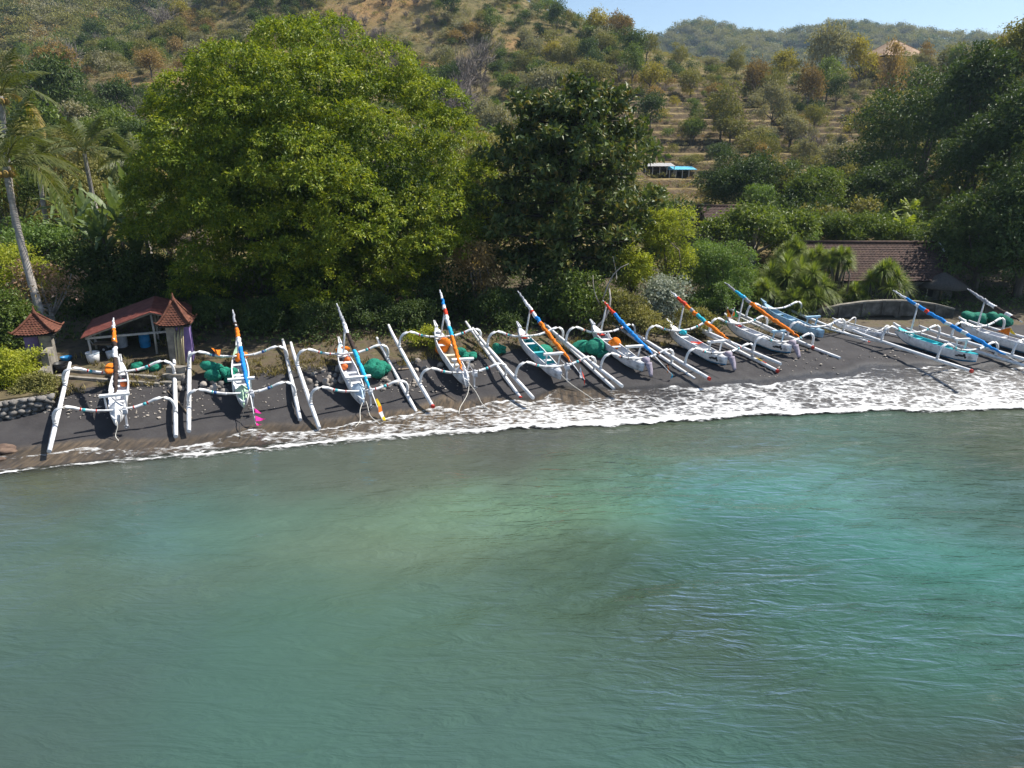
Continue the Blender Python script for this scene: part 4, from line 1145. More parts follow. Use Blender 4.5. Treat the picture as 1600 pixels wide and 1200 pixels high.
plant('broad_tree','tree','dense dark green dome tree below the terraces',1170,290,64,76,44,'dark',40,30,16,.24,9)
plant('broad_tree','tree','rounded green tree with lighter top behind the brown roof',1275,312,57,50,40,'green',30,28,16,.20,10)
plant('small_tree','tree','small pale green tree between two rounded trees below the terraces',1188,312,57,22,24,'fine',12,20,14,.16,11)
plant('spreading_tree','tree','flat spreading tree with large leaves in front of the tiled house',1180,357,45,88,30,'green',34,22,14,.24,12,bark=BARKP,up=.9)
plant('broad_tree','tree','grey green tree on the slope beside the shaded trees',1330,265,74,62,40,'greyolive',26,24,14,.28,13)
plant('broad_tree','tree','olive tree below the ridge house hedge',1400,190,92,60,42,'olive',26,22,14,.36,14)
plant('broad_tree','tree','dark tree on the slope right of the olive one under the ridge house',1480,190,88,58,46,'dark',26,22,14,.36,15)
plant('broad_tree','tree','great shaded tree beside the boat with the loose sail',1700,300,42.5,125,150,'dark',48,28,16,.22,16,droop=.4)
# shrubs of the middle
plant('lime_shrub','shrub','bright yellow green tall shrub right of the dark tiered tree',1047,388,36.5,46,62,'lime',26,26,16,.13,20)
plant('lime_shrub','shrub','smaller yellow green shrub at the foot of the tiered tree',987,428,35,32,38,'lime',16,24,16,.13,21)
plant('silver_shrub','shrub','shrub with silvery white leaves behind the red-headed blue sail',1038,470,33.5,36,36,'silver',16,22,14,.15,22)
plant('fine_shrub','shrub','fine leaved green shrub between the silvery shrub and the grass trees',1118,425,38,64,46,'fine',34,30,18,.11,23)
plant('fine_shrub','shrub','low fine leaved shrub behind the bow with two pennants',1135,468,36,62,28,'fine',24,28,18,.11,24)
plant('leafy_shrub','shrub','leafy shrub with pale leaves under the tiered tree',905,468,32.5,46,36,'green',20,18,12,.17,25)
plant('leafy_shrub','shrub','dark shrub behind the turquoise boat\'s mast',850,480,33,40,40,'dark',20,20,14,.17,26)
plant('leafy_shrub','shrub','olive shrub at the foot of the leaning bare tree',965,482,32,42,28,'olive',18,22,14,.13,27)
plant('leafy_shrub','shrub','dry olive shrub behind the red-headed blue sail',1010,503,31,38,17,'olive',16,22,14,.11,28)
plant('leafy_shrub','shrub','dry low shrub behind the teal-banded boat',1085,500,32.5,40,18,'olive',16,22,14,.11,29)
plant('leafy_shrub','shrub','brown twiggy shrub between the round tree and the tiered tree',742,440,33.5,48,70,'brown',26,13,11,.16,30)
plant('leafy_shrub','shrub','dark shrub behind the red-tipped boat\'s mast',690,470,34,45,48,'dark',22,20,14,.16,31)
plant('leafy_shrub','shrub','bright small bush left of the red-tipped boat',668,545,28.9,26,17,'lime',12,24,14,.09,32)
for i, (a, b, y, w, h, lb) in enumerate([(345,522,31,46,30,'dark hedge bush beside the shed-side gateway'),(420,522,31,52,30,'dark hedge bush behind the green-sterned boat'),(505,518,31,52,30,'dark hedge bush left of the half brown sail'),
        (575,514,31.5,50,32,'dark hedge bush right of the half brown sail'),(635,512,31.5,46,32,'dark hedge bush left of the small bright bush'),(780,506,32,46,32,'dark hedge bush left of the turquoise boat\'s mast')]):
    plant('hedge_bush','bush',lb,a,b,y,w,h,'dark',18,24,16,.11,40+i,trunk=True)
# left-hand garden
plant('leafy_shrub','shrub','yellow green shrub in front of the stone wall',18,592,24.3,40,34,'lime',22,28,16,.10,50)
plant('leafy_shrub','shrub','tall green shrub beside the purple gate wall',16,515,27.4,42,58,'green',24,22,14,.14,51)
plant('frangipani','shrub','twiggy frangipani with sparse pink tinged leaves by the palm trunk',72,455,30.5,62,46,'pink',26,12,8,.15,52,bark=BARKP,shell=(.5,1.08))
plant('leafy_shrub','shrub','broad shrub with pinkish blossoms below the leaning palm\'s crown',62,390,37,80,42,'fine',30,22,14,.16,53)
plant('leafy_shrub','shrub','pale green shrub behind the frangipani',15,430,33,50,44,'lime',22,22,14,.14,54)
plant('leafy_shrub','shrub','dark shrub in the shade left of the round tree',150,430,36,60,48,'dark',26,24,15,.17,55)
plant('leafy_shrub','shrub','dark shrub against the trunk side of the round tree',235,450,35.5,50,50,'dark',26,24,15,.17,56)
plant('leafy_shrub','shrub','dark shrub in the shade behind the open shed',170,478,34,70,30,'dark',26,22,15,.15,57)
plant('broad_tree','tree','rounded mid green tree behind the banana plants',90,245,60,72,50,'olive',32,26,15,.24,58)
plant('broad_tree','tree','green tree behind the second palm',190,215,66,52,36,'green',26,24,15,.26,59)
plant('broad_tree','tree','dark green tree left of the round tree\'s top',225,240,58,40,46,'dark',24,24,15,.24,60)
plant('broad_tree','tree','bushy tree behind the leaning palm\'s crown',15,310,46,60,50,'green',28,24,15,.20,61)
plant('broad_tree','tree','olive tree half hidden behind the banana plants',130,320,50,60,36,'olive',24,22,15,.20,62)
plant('broad_tree','tree','olive tree showing between the round tree and the tiered tree',765,262,52,44,46,'olive',22,22,15,.22,63)
plant('broad_tree','tree','dark tree filling the gap behind the brown twiggy shrub',770,350,44,50,60,'dark',28,24,15,.2,64)
plant('broad_tree','tree','green tree behind the right side of the tiered tree',1010,340,46,36,44,'green',20,22,15,.18,65)
plant('leafy_shrub','shrub','low dusty shrub on top of the stone wall',58,612,23.6,34,20,'olive',14,24,14,.09,66)
plant('leafy_shrub','shrub','green shrub between the long roof and the flat spreading tree',1235,372,46.5,46,26,'fine',22,24,15,.15,67)
plant('leafy_shrub','shrub','leafy green shrub behind the left part of the brown roof',1330,362,47.5,60,26,'green',26,24,15,.17,68)
plant('leafy_shrub','shrub','green shrub with large leaves behind the right part of the brown roof',1390,368,45.6,40,18,'green',18,22,14,.17,69)
# leaning bare tree
q = on_ground(915, 540); root = thing('bare_tree','thin leaning bare tree in front of the tiered tree','tree',(q.x, 31.0, gz(q.x,31.0)-.05))
mb = MB(); limb(mb,(0,0,-.1),(1.1,.2,2.2),.07,.04,.08,3,6); limb(mb,(.85,.15,1.75),(1.9,.1,3.3),.04,.012,.1,4); limb(mb,(.7,.1,1.5),(.35,.1,2.8),.03,.01,.1,5); limb(mb,(1.4,.15,2.6),(1.2,.2,3.6),.02,.008,.1,6)
mb.build('trunk', BARKP, root)

# ---------------- grass trees (rosettes of long narrow leaves)
def ribbon_head(r, n, L, w, c=(0,0,0), seg=4, el=(-.45,1.5), sag=.38):
    """n ribbons from c, arching out and down"""
    az = r.random(n)*2*math.pi; e = r.uniform(*el, n); ln = L*r.uniform(.75,1.1,n)
    t = np.linspace(0,1,seg+1)
    h = np.stack([np.cos(az), np.sin(az), 0*az], 1); s = np.stack([-np.sin(az), np.cos(az), 0*az], 1)
    hd = (np.cos(e)*ln)[:,None]*t; vd = (np.sin(e)*ln)[:,None]*t-(sag*ln)[:,None]*t**2*(.6+.4*np.cos(e))[:,None]
    P = np.array(c)+h[:,None]*hd[...,None]+np.array([0,0,1.])*vd[...,None]
    ww = w*(1-t*.9)
    A = P+s[:,None]*ww[None,:,None]*.5; B = P-s[:,None]*ww[None,:,None]*.5
    V = np.stack([A,B],2).reshape(-1,3)
    b = (np.arange(n)*(seg+1)*2)[:,None]+np.arange(seg)[None]*2
    F = np.stack([b,b+1,b+3,b+2],-1).reshape(-1,4)
    return V, F, np.repeat(r.random(n),(seg+1)*2)
def grass_tree(label, px, py, Y, rpx, seed):
    r = np.random.default_rng(seed)
    c = at_Y(px, py, Y); dep = Y*_c-(c[2]-CAMH)*_s; rad = rpx*dep/FPX
    g = gz(c[0], Y); h = max(c[2]-g, .4)
    root = thing('grass_tree', label, 'grass tree', (c[0], Y, g-.05), group='grass trees by the footbridge')
    mb = MB()
    for k in range(9):
        a = k*.79+seed; q_ = rad*(0 if k == 0 else .38 if k % 2 else .62); off = (math.cos(a)*q_, math.sin(a)*q_, h+rad*(.30 if k == 0 else .12 if k % 2 else -.22)+r.normal()*rad*.08)
        limb(mb, (0,0,-.1), off, .07, .045, .08, k, 4, 6)
        V, F, v = ribbon_head(r, 330, rad*.66, .040, off, 3)
        link('leaf_head', mesh_np('leaf_head', V, F, LM['pand'], {'v': v}), root)
    mb.build('stem', BARK, root)
GT = [('large shaggy grass tree behind the orange sail roll',1228,432,38,56),('shaggy grass tree close to the left end of the footbridge',1268,448,36.5,46),('grass tree rising behind the large shaggy one',1240,396,40,34),
      ('grass tree with rounded head in front of the brown roof',1312,402,37.4,28),('round grass tree above the footbridge rail',1386,432,37.2,38),('low grass tree left of the large shaggy one',1195,452,36.5,30),('low grass tree just behind the footbridge parapet',1335,458,37,26),('grass tree between the large shaggy one and the rounded one',1278,408,38.6,36),('grass tree at the left foot of the large shaggy one',1168,438,38.2,34),('low grass tree leaning over the light blue boat',1245,468,35.8,30)]
for i, (lb, a, b, y, rp_) in enumerate(GT): grass_tree(lb, a, b, y, rp_, 200+i)

# ---------------- palms
def frond_mesh(r, L, droop, mat, nl=44, leaf=.55, hang=.55, lw=.05):
    """one feather frond along +X, rising then bending down"""
    s = np.linspace(0,1,14); P = np.stack([L*(s-.12*s**3*droop), 0*s, L*(.28*s-droop*.62*s**2.2)],1)
    mb = MB(); mb.tube([tuple(p) for p in P], list(np.linspace(.032,.008,14)*L/3.2), 5)
    V0 = np.array(mb.v); F0 = [f for f in mb.f if len(f)==4]
    t = np.linspace(.16,.99,nl); px_ = np.stack([np.interp(t,s,P[:,k]) for k in range(3)],1)
    tan = nrm(np.stack([np.interp(np.minimum(t+.02,1),s,P[:,k]) for k in range(3)],1)-np.stack([np.interp(t-.02,s,P[:,k]) for k in range(3)],1))
    VV=[V0]; FF=[np.array(F0)]; vv=[np.full(len(V0),.9)]; n0=len(V0)
    for sd in (-1,1):
        ln = leaf*L/3.2*2.0*np.sin(np.clip(t*1.05,0,1)*math.pi*.86+.25)*r.uniform(.85,1.1,nl)
        side = np.array([0,sd,0.]); d = nrm(side*.8+tan*.55+np.array([0,0,-.05])+r.normal(size=(nl,3))*.06)
        d2 = nrm(d*.6+np.array([0,0,-hang])+r.normal(size=(nl,3))*.08)
        a = px_; b = a+d*(ln*.5)[:,None]; c_ = b+d2*(ln*.55)[:,None]
        wv = nrm(np.cross(d,np.array([0,0,1.]))+1e-6)*lw*L/3.2*.5
        V = np.stack([a-wv*.6,a+wv*.6,b-wv,b+wv,c_-wv*.15,c_+wv*.15],1).reshape(-1,3)
        i = np.arange(nl)[:,None]*6
        F = np.concatenate([i+np.array([[0,1,3,2]]),i+np.array([[2,3,5,4]])]).reshape(-1,4)
        VV.append(V); FF.append(F+n0); n0+=len(V); vv.append(np.repeat(r.random(nl)*.7,6))
    return mesh_np('frond', np.concatenate(VV), np.concatenate(FF), mat, {'v':np.concatenate(vv)})
_fr = np.random.default_rng(9)
FR = [frond_mesh(_fr, 3.2, d, LM[m]) for d, m in ((.35,'palm'),(.8,'palm'),(1.2,'palm'),(1.7,'palm'),(1.9,'palmy'))]
def palm(label, base, top, L, n=17, seed=0, r0=.17, bend=.6, coconuts=True):
    r = np.random.default_rng(seed); base = Vector(base); top = Vector(top)
    root = thing('coconut_palm', label, 'palm tree', base)
    d = top-base; path=[]; rad=[]
    for i in range(26):
        t=i/25; p = d*t; p.x += -bend*math.sin(math.pi*t)*.25; path.append(p)
        rad.append(r0*(1.45-.75*min(1,t*6)*.6-.35*t)*(1.05 if i%2 else .97))
    MB().tube(path, rad, 9).build('trunk', BARKP, root)
    for i in range(n):
        a = i*2.39996+r.normal()*.15; k = i/n
        m = FR[0] if k<.2 else FR[1] if k<.42 else FR[2] if k<.68 else FR[3] if k<.88 else FR[4]
        o = link('frond', m, root, d+Vector((0,0,.05)), (r.normal()*.12, R(-58+62*k)+r.normal()*.08, a), L/3.2*r.uniform(.88,1.08))
    if coconuts:
        for i in range(5):
            MB().blob((0,0,0),(.13,.13,.16),2,.1,i).build('coconut', surf('coconut_husk',[(.25,.16,.04),(.38,.24,.06)],4,.6) if i==0 else bpy.data.materials['coconut_husk'], root, loc=d+Vector((math.cos(i*1.3)*.22,math.sin(i*1.3)*.22,-.25)))
t = at_Y(8,262,30.5); bx_ = at_Y(84,560,28.6)
palm('coconut palm with leaning pale trunk and yellowing fronds behind the palm-side gateway', (bx_[0],28.6,gz(bx_[0],28.6)-.1), t, 3.2, 15, 1, .17)
t = at_Y(2,150,37); palm('tall palm whose upright crown tops the leaning palm', (t[0]-.8,37,gz(t[0]-.8,37)-.1), t, 2.7, 12, 2)
t = at_Y(132,240,46); palm('distant palm with drooping fronds behind the banana plants', (t[0]+.5,46,gz(t[0]+.5,46)-.1), t, 2.6, 13, 3, coconuts=False)
t = at_Y(215,262,44); palm('palm half hidden behind the left edge of the round tree', (t[0],44,gz(t[0],44)-.1), t, 2.6, 12, 4, coconuts=False)
t = at_Y(60,262,43); palm('low palm between the leaning palm and the banana plants', (t[0],43,gz(t[0],43)-.1), t, 2.4, 11, 5, coconuts=False)

# ---------------- banana plants and small feather palms
def blade_mesh(r, L, w, mat, sag):
    """broad banana leaf with torn edge and raised halves"""
    n=14; V=[]; F=[]; s=np.linspace(0,1,n)
    for i,t in enumerate(s):
        x=L*(t-.1*t**3); z=L*(.15*t-sag*t**2); ww=w*math.sin(min(1,t*1.15+.08)*math.pi*.9)**.7*(1 if i<n-1 else .15)
        for sd in (-1,1):
            jag=.72+.28*r.random()
            V.append((x,0,z)); V.append((x+L*.025,sd*ww*.5*jag,z+ww*.16-.06*r.random()))
    for i in range(n-1):
        for k in (0,2):
            if r.random()<.93: F.append((i*4+k,i*4+k+1,(i+1)*4+k+1,(i+1)*4+k))
    return mesh_np('blade',np.array(V),np.array(F),mat,{'v':np.repeat(.2+.6*r.random(n),4)})
_br=np.random.default_rng(4)
BL=[blade_mesh(_br,2.2,.46,LM['banana'],s) for s in (.05,.2,.4,.7)]
def banana(label,px,py,Y,h,seed,n=13):
    r=np.random.default_rng(seed); c=at_Y(px,py,Y); g=gz(c[0],Y)
    root=thing('banana_plant',label,'banana plant',(c[0],Y,g-.05),group='banana plants behind the shed')
    hh=max(c[2]-g,.8)
    MB().tube([(0,0,-.1),(0,.02,hh*.5),(.02,0,hh)],[.13,.11,.06],8).build('stem',BARK,root)
    for i in range(n):
        k=i/n; link('leaf',BL[min(3,int(k*4))],root,(0,0,hh-.05),(r.normal()*.2,R(-72+64*k)+r.normal()*.1,i*2.4+r.normal()*.2),h*r.uniform(.8,1.15))
for i,(lb,a,b,y,h) in enumerate([('banana plant with tall stiff leaves left of the round tree',185,345,39,1.15),('banana plant in front of the second palm',135,350,40,1.05),('banana plant with shaded lower leaves behind the shed',165,395,37,1.05),
       ('banana plant tucked against the round tree',222,335,41,1.1),('banana plant with pale torn leaves below the distant palms',95,325,43,1.0),('banana plant low in the shade between shed and round tree',215,400,38,1.0),('banana plant with upright leaves between the distant palm and the round tree',205,310,42.5,1.0),('banana plant left of the one in front of the second palm',110,365,38.5,.95),('small banana plant at the foot of the tall stiff one',160,370,36.2,.9)]): banana(lb,a,b,y,h,300+i)
AR=[frond_mesh(_br,1.9,d,LM['areca'],22,.5,.35,.11) for d in (.4,.9,1.4)]
def areca(label,px,py,Y,L,seed,n=13):
    r=np.random.default_rng(seed); c=at_Y(px,py,Y); g=gz(c[0],Y)
    root=thing('feather_palm',label,'palm tree',(c[0],Y,g-.05),group='small bright palms behind the brown roof')
    MB().tube([(0,0,-.1),(0,0,(c[2]-g)*.6),(0,.02,c[2]-g)],[.11,.08,.06],8).build('trunk',BARKP,root)
    for i in range(n):
        k=i/n; link('frond',AR[min(2,int(k*3))],root,(0,0,c[2]-g),(0,R(-62+55*k),i*2.4+r.normal()*.2),L/1.9*r.uniform(.85,1.1))
for i,(lb,a,b,y,L_) in enumerate([('bright small palm rising highest behind the brown roof',1425,332,50,1.35),('bright bushy palm just above the brown roof ridge',1412,362,46,1.5),('bright palm right of the bushy one above the roof',1446,368,46.5,1.3),('shaded small palm right of the highest bright palm',1500,322,51,1.4),('small palm at the left of the bright palms',1320,368,47,1.1)]): areca(lb,a,b,y,L_,400+i)
# ---------------- hillside trees: individuals on shared meshes, the rest one mass
def proj_px(P):
    P=np.asarray(P,float); fw=P[:,1]*_c-(P[:,2]-CAMH)*_s
    return 800+FPX*P[:,0]/fw, 600-FPX*(P[:,1]*_s+(P[:,2]-CAMH)*_c)/fw
def unit_crown(seed, mat, n_l, spr, per, size, tall=1.0, shell=(.6,1.05)):
    r=np.random.default_rng(seed)
    lobes=rand_lobes(r,n_l,.85,.85,.75*tall,.42,1.0*tall,-.6)
    V,F,v=crown_leaves(r,lobes,spr,per,size*1.0,size,shell=shell,droop=.2,up=.5)
    return V,F,v
def unit_bare(seed,n=90):
    """leafless shrub: forked twigs as thin three-sided spikes"""
    r=np.random.default_rng(seed); mb=MB()
    for i in range(9):
        a=i*.7+r.normal()*.2; e=Vector((math.cos(a)*r.uniform(.3,.6),math.sin(a)*r.uniform(.3,.6),r.uniform(.9,1.4)))
        limb(mb,(0,0,0),e,.035,.014,.1,i+seed*7,4,3)
        for k in range(11):
            t=r.uniform(.4,1); p=e*t; q=p+Vector((r.normal()*.32,r.normal()*.32,abs(r.normal())*.32+.12)); limb(mb,p,q,.014,.005,.08,k+i*20,3,3)
            for u in range(2):
                q2=q+Vector((r.normal()*.15,r.normal()*.15,abs(r.normal())*.2)); limb(mb,p.lerp(q,.6),q2,.008,.003,.05,k,2,3)
    return mb
HK=['olive','green','greyolive','yellow','brown','dark']
PROTO={}
for k in HK:
    PROTO[k]=[]
    for j in range(2):
        V,F,v=unit_crown(500+HK.index(k)*10+j,k,13,20,9,.125,1.0+.25*j)
        PROTO[k].append(mesh_np('crown',V,F,LM[k],{'v':v}))
_tm=MB(); _tm.tube([(0,0,-.25),(.02,0,.35),(0,.02,.9)],[.07,.05,.035],6)
for i in range(4): limb(_tm,(0,0,.4+.08*i),(.5*math.cos(i*1.6),.5*math.sin(i*1.6),1.1),.03,.012,.1,i,3,4)
TRUNKM=_tm.mesh('trunk',BARK)
BAREM=[unit_bare(j).mesh('branches',BARE) for j in range(2)]
r=np.random.default_rng(77)
cand=[]
N0=7600
Yc=46+ (r.random(N0)**.75)*(215-46); u=r.uniform(-1,1,N0); Xc=u*(Yc*.80+8)+2
NR=420; Yr_=r.uniform(126,150,NR); pr_=r.uniform(985,1600,NR); Xr_=(pr_-800)/FPX*Yr_*1.07
Yc=np.r_[Yc,Yr_]; Xc=np.r_[Xc,Xr_]; N0+=NR
Zc=hill_z(Xc,Yc)
pxx,pyy=proj_px(np.c_[Xc,Yc,Zc])
tw=terrace_w(Xc,Yc); dr=px_blob(Xc,Yc,Zc,DRY)
dn=.5+.5*fbm(Xc/14,Yc/14,3,15)
keep=(r.random(N0)<np.clip(.32+.75*dn,0,1)*(1-.55*tw)*(1-.9*np.clip(dr*1.25,0,1)))&(pyy>-120)
# the near trees already built: keep their ground clear of scatter in front of them
keep&=~((Yc<58)&(pxx>1070)&(pxx<1170))
keep&=~((Yc>151)&(pxx>1000))
# keep the huts and the ridge house in sight
for (a,b,ra,rb,ymax) in ((1050,268,60,45,99),(1390,84,58,12,150),(52,105,22,16,170),(100,22,14,12,300)):
    keep&=~((np.abs(pxx-a)<ra)&(pyy>b-rb*.4)&(pyy<b+rb*2.2)&(Yc<ymax))
# the terraces stay open: no tall plant in front of them
idx=np.where(keep)[0]
size=np.exp(r.normal(.35,.36,len(idx)))*1.0
size*=1+.2*smooth(128,140,Yc[idx])*smooth(.05,.2,Xc[idx]/Yc[idx])+.25*smooth(80,60,Yc[idx])
size*=np.where((tw[idx]>.4),.8,1.0)
size=np.clip(size,.55,3.6)
size=np.where((pxx[idx]>985)&(pxx[idx]<1340)&(Yc[idx]>132),np.minimum(size,1.6),size)
size=np.where(Yc[idx]>100,size*.92,size)
kx=fbm(Xc[idx]/25,Yc[idx]/25,2,19)+.5*r.normal(size=len(idx))
kind=np.select([kx<-.55,kx<-.15,kx<.25,kx<.62,kx<.95],['dark','green','olive','greyolive','brown'],'yellow')
left=Xc[idx]<0
kind=np.where(left&(kind=='yellow'),'olive',kind)
bare=(np.abs(pxx[idx]-610)<75)&(pyy[idx]<75)|((np.abs(pxx[idx]-740)<30)&(np.abs(pyy[idx]-160)<50))|(r.random(len(idx))<.07)
kind=np.where(bare,'bare',kind)
near=Yc[idx]<76
kind=np.where(near&(Xc[idx]>0),np.where(r.random(len(idx))<.6,'dark','olive'),kind)
size=np.where(near,np.minimum(size,1.5),size)
app=size/Yc[idx]
vis=(pxx[idx]>-15)&(pxx[idx]<1615)&(pyy[idx]>-25)&(pyy[idx]<345)
# hidden behind the round tree or the tiered tree: not among the individuals
hid=(((pxx[idx]-485)/255)**2+((pyy[idx]-300)/255)**2<1)|((np.abs(pxx[idx]-885)<110)&(pyy[idx]>180))|((pxx[idx]>1380)&(pyy[idx]>190))|((pxx[idx]<230)&(pyy[idx]>235))
order=np.argsort(-np.where(vis&~hid,app,0))
NIND=270
sel=set(order[:NIND].tolist())
HL={'olive':('hillside_tree','olive green tree growing on the dry hillside','tree','olive trees on the hillside'),'green':('hillside_tree','fresh green tree growing on the dry hillside','tree','green trees on the hillside'),
    'greyolive':('hillside_tree','grey green dusty tree growing on the dry hillside','tree','dusty trees on the hillside'),'yellow':('hillside_tree','yellow leaved tree growing on the hillside near the ridge','tree','yellow trees on the hillside'),
    'brown':('hillside_tree','brown leaved dry tree growing on the hillside','tree','brown trees on the hillside'),'dark':('hillside_tree','dark green tree growing on the dry hillside','tree','dark trees on the hillside'),
    'bare':('bare_shrub','leafless grey shrub on the dry hillside','shrub','bare shrubs on the hillside')}
def hill_tree(kd,x,y,z,s,rz,sq):
    nm,lb,cat,gp=HL[kd]
    q=x/y; pz=800+FPX*x/(y*1.08)
    zone=('at the foot of the hill' if y<75 else 'on the ridge around the tan-roofed house' if y>132 and pz>1270 else 'on the ridge in front of the mountain' if y>132 and pz>1010
          else 'on the terraced slope' if pz>1010 else 'on the slope above the tiered tree' if pz>740 else 'on the dry slope above the round tree' if pz>330 else 'on the slope below the tiny dark hut')
    col={'olive':'olive green','green':'fresh green','greyolive':'dusty grey green','yellow':'yellow leaved','brown':'brown leaved','dark':'dark green','bare':'leafless grey'}[kd]
    lb='%s %s %s %s'%('low' if s<1.25 else 'tall' if s>1.95 else 'middling',col,'shrub' if kd=='bare' else 'tree',zone); gp=lb.split(' ',1)[1]
    root=thing(nm,lb,cat,(x,y,z),rz,gp); root.scale=(s,s,s*sq)
    if kd=='bare': link('branches',BAREM[int(rz*10)%2],root,scale=1.25)
    else:
        link('trunk',TRUNKM,root); link('crown',PROTO[kd][int(rz*10)%2],root)
for j in sel:
    i=idx[j]; hill_tree(str(kind[j]),Xc[i],Yc[i],Zc[i]-.1,size[j],r.random()*6.28,r.uniform(.8,1.35))
# trees one can make out by themselves in the photograph
for (a,b,y,hw,kd,sq) in [(1087,192,113,13,'green',1.5),(1140,222,107,29,'olive',.85),(1290,130,140,34,'greyolive',1.6),(1222,128,142,26,'yellow',1.1),(1342,118,140,24,'yellow',1.5),(1178,160,131,22,'brown',1.5),(1205,165,129,20,'olive',1.5),
        (1380,165,124,27,'brown',1.6),(1305,170,126,18,'dark',1.3),(1260,180,122,22,'brown',1.7),(1110,115,150,15,'greyolive',1.1),(1060,112,152,15,'olive',1.2),(1150,118,149,15,'olive',1.3),(1495,112,140,18,'green',1.7),(1525,118,139,20,'dark',1.2),
        (1440,118,142,20,'greyolive',.9),(1362,118,143,17,'brown',1.0),(1425,112,144,15,'olive',1.1),(1415,128,142,18,'olive',1.1),(870,80,170,16,'dark',1.7),(935,66,172,22,'yellow',1.1),(965,80,168,24,'brown',1.0),(1010,100,160,18,'olive',1.1),(985,115,152,24,'dark',1.2),(700,30,180,18,'dark',1.5),
        (705,60,172,20,'dark',1.3),(280,35,185,18,'yellow',1.1),(200,95,150,22,'dark',.8),(150,100,152,20,'dark',.9),(215,105,148,18,'green',.9),(1235,225,105,26,'greyolive',.8),(1180,250,99,30,'olive',.7),(1080,255,97,20,'olive',.7)]:
    c=at_Y(a,b,y); dep=y*_c-(c[2]-CAMH)*_s; g=gz(c[0],y); s=hw*dep/FPX
    hill_tree(kd,c[0],y,g-.1,s,r.random()*6.28,sq)
# everything smaller: one mass, instanced on points by geometry nodes
def scatter_mass(name,label,cat,protos,pts,pi,rot,scl):
    """protos: meshes; pts (n,3); pi index of the mesh; rot about Z; scl (n,3)"""
    pc=bpy.data.collections.new(name+'_prototypes')
    for k,me in enumerate(protos): pc.objects.link(bpy.data.objects.new('%s_%02d'%(name,k),me))
    n=len(pts); me=bpy.data.meshes.new(name); me.vertices.add(n); me.vertices.foreach_set('co',np.asarray(pts,np.float32).ravel())
    at=me.attributes.new('pi','INT','POINT'); at.data.foreach_set('value',np.asarray(pi,np.int32))
    at=me.attributes.new('rot','FLOAT_VECTOR','POINT'); at.data.foreach_set('vector',np.c_[np.zeros(n),np.zeros(n),rot].astype(np.float32).ravel())
    at=me.attributes.new('scl','FLOAT_VECTOR','POINT'); at.data.foreach_set('vector',np.asarray(scl,np.float32).ravel())
    o=link(name,me); tag(o,label,cat,kind='stuff')
    ng=bpy.data.node_groups.new(name,'GeometryNodeTree')
    ng.interface.new_socket('Geometry',in_out='INPUT',socket_type='NodeSocketGeometry'); ng.interface.new_socket('Geometry',in_out='OUTPUT',socket_type='NodeSocketGeometry')
    gi=ng.nodes.new('NodeGroupInput'); go=ng.nodes.new('NodeGroupOutput'); ip=ng.nodes.new('GeometryNodeInstanceOnPoints'); ci=ng.nodes.new('GeometryNodeCollectionInfo')
    ci.inputs['Collection'].default_value=pc; ci.inputs['Separate Children'].default_value=True; ci.inputs['Reset Children'].default_value=True
    def na(a_,t_):
        q=ng.nodes.new('GeometryNodeInputNamedAttribute'); q.data_type=t_; q.inputs['Name'].default_value=a_; return q.outputs['Attribute']
    e2r=ng.nodes.new('FunctionNodeEulerToRotation')
    ng.links.new(gi.outputs[0],ip.inputs['Points']); ng.links.new(ci.outputs[0],ip.inputs['Instance']); ip.inputs['Pick Instance'].default_value=True
    ng.links.new(na('pi','INT'),ip.inputs['Instance Index']); ng.links.new(na('rot','FLOAT_VECTOR'),e2r.inputs[0]); ng.links.new(e2r.outputs[0],ip.inputs['Rotation']); ng.links.new(na('scl','FLOAT_VECTOR'),ip.inputs['Scale'])
    ng.links.new(ip.outputs[0],go.inputs[0])
    md=o.modifiers.new('scatter','NODES'); md.node_group=ng
def protos_of(seed,var,*args):
    out=[]
    for k in HK:
        for j in range(var):
            V,F,v=unit_crown(seed+10*HK.index(k)+j,k,*args); out.append(mesh_np('scrub_crown',V,F,LM[k],{'v':v}))
    return out
NV=2
PR=protos_of(700,NV,10,11,6,.19)+protos_of(800,NV,3,5,4,.36)+BAREM
NB=len(HK)*NV
pts=[];pi=[];scl=[]
for j in range(len(idx)):
    if j in sel or app[j]<.004: continue
    i=idx[j]
    if pyy[i]<-70: continue
    kd=str(kind[j]); s_=size[j]*.95
    pts.append((Xc[i],Yc[i],Zc[i]-.15)); scl.append((s_,s_,s_*r.uniform(.7,1.2)))
    pi.append(2*NB+j%2 if kd=='bare' else HK.index(kd)*NV+j%NV)
# undergrowth tufts between them
N1=16000
Yt=60+(r.random(N1)**.8)*135; Xt=r.uniform(-1,1,N1)*(Yt*.78+5); Zt=hill_z(Xt,Yt); q1,q2=proj_px(np.c_[Xt,Yt,Zt]); tt=terrace_w(Xt,Yt)
kp=(q2>-30)&(r.random(N1)<1-.25*tt)
hr=np.random.default_rng(3)
for i in np.where(kp)[0]:
    s_=hr.uniform(.25,.72)*(1 if tt[i]<.4 else .75); kd=hr.choice(['olive','greyolive','brown','green','yellow'],p=[.38,.32,.17,.09,.04])
    pts.append((Xt[i],Yt[i],Zt[i]-.05)); scl.append((s_,s_,s_*.8)); pi.append(NB+HK.index(kd)*NV+i%NV)
scatter_mass('hillside_scrub','low olive and brown scrub covering the dry hillside between the trees','scrub',PR,pts,pi,r.random(len(pts))*6.28,scl)
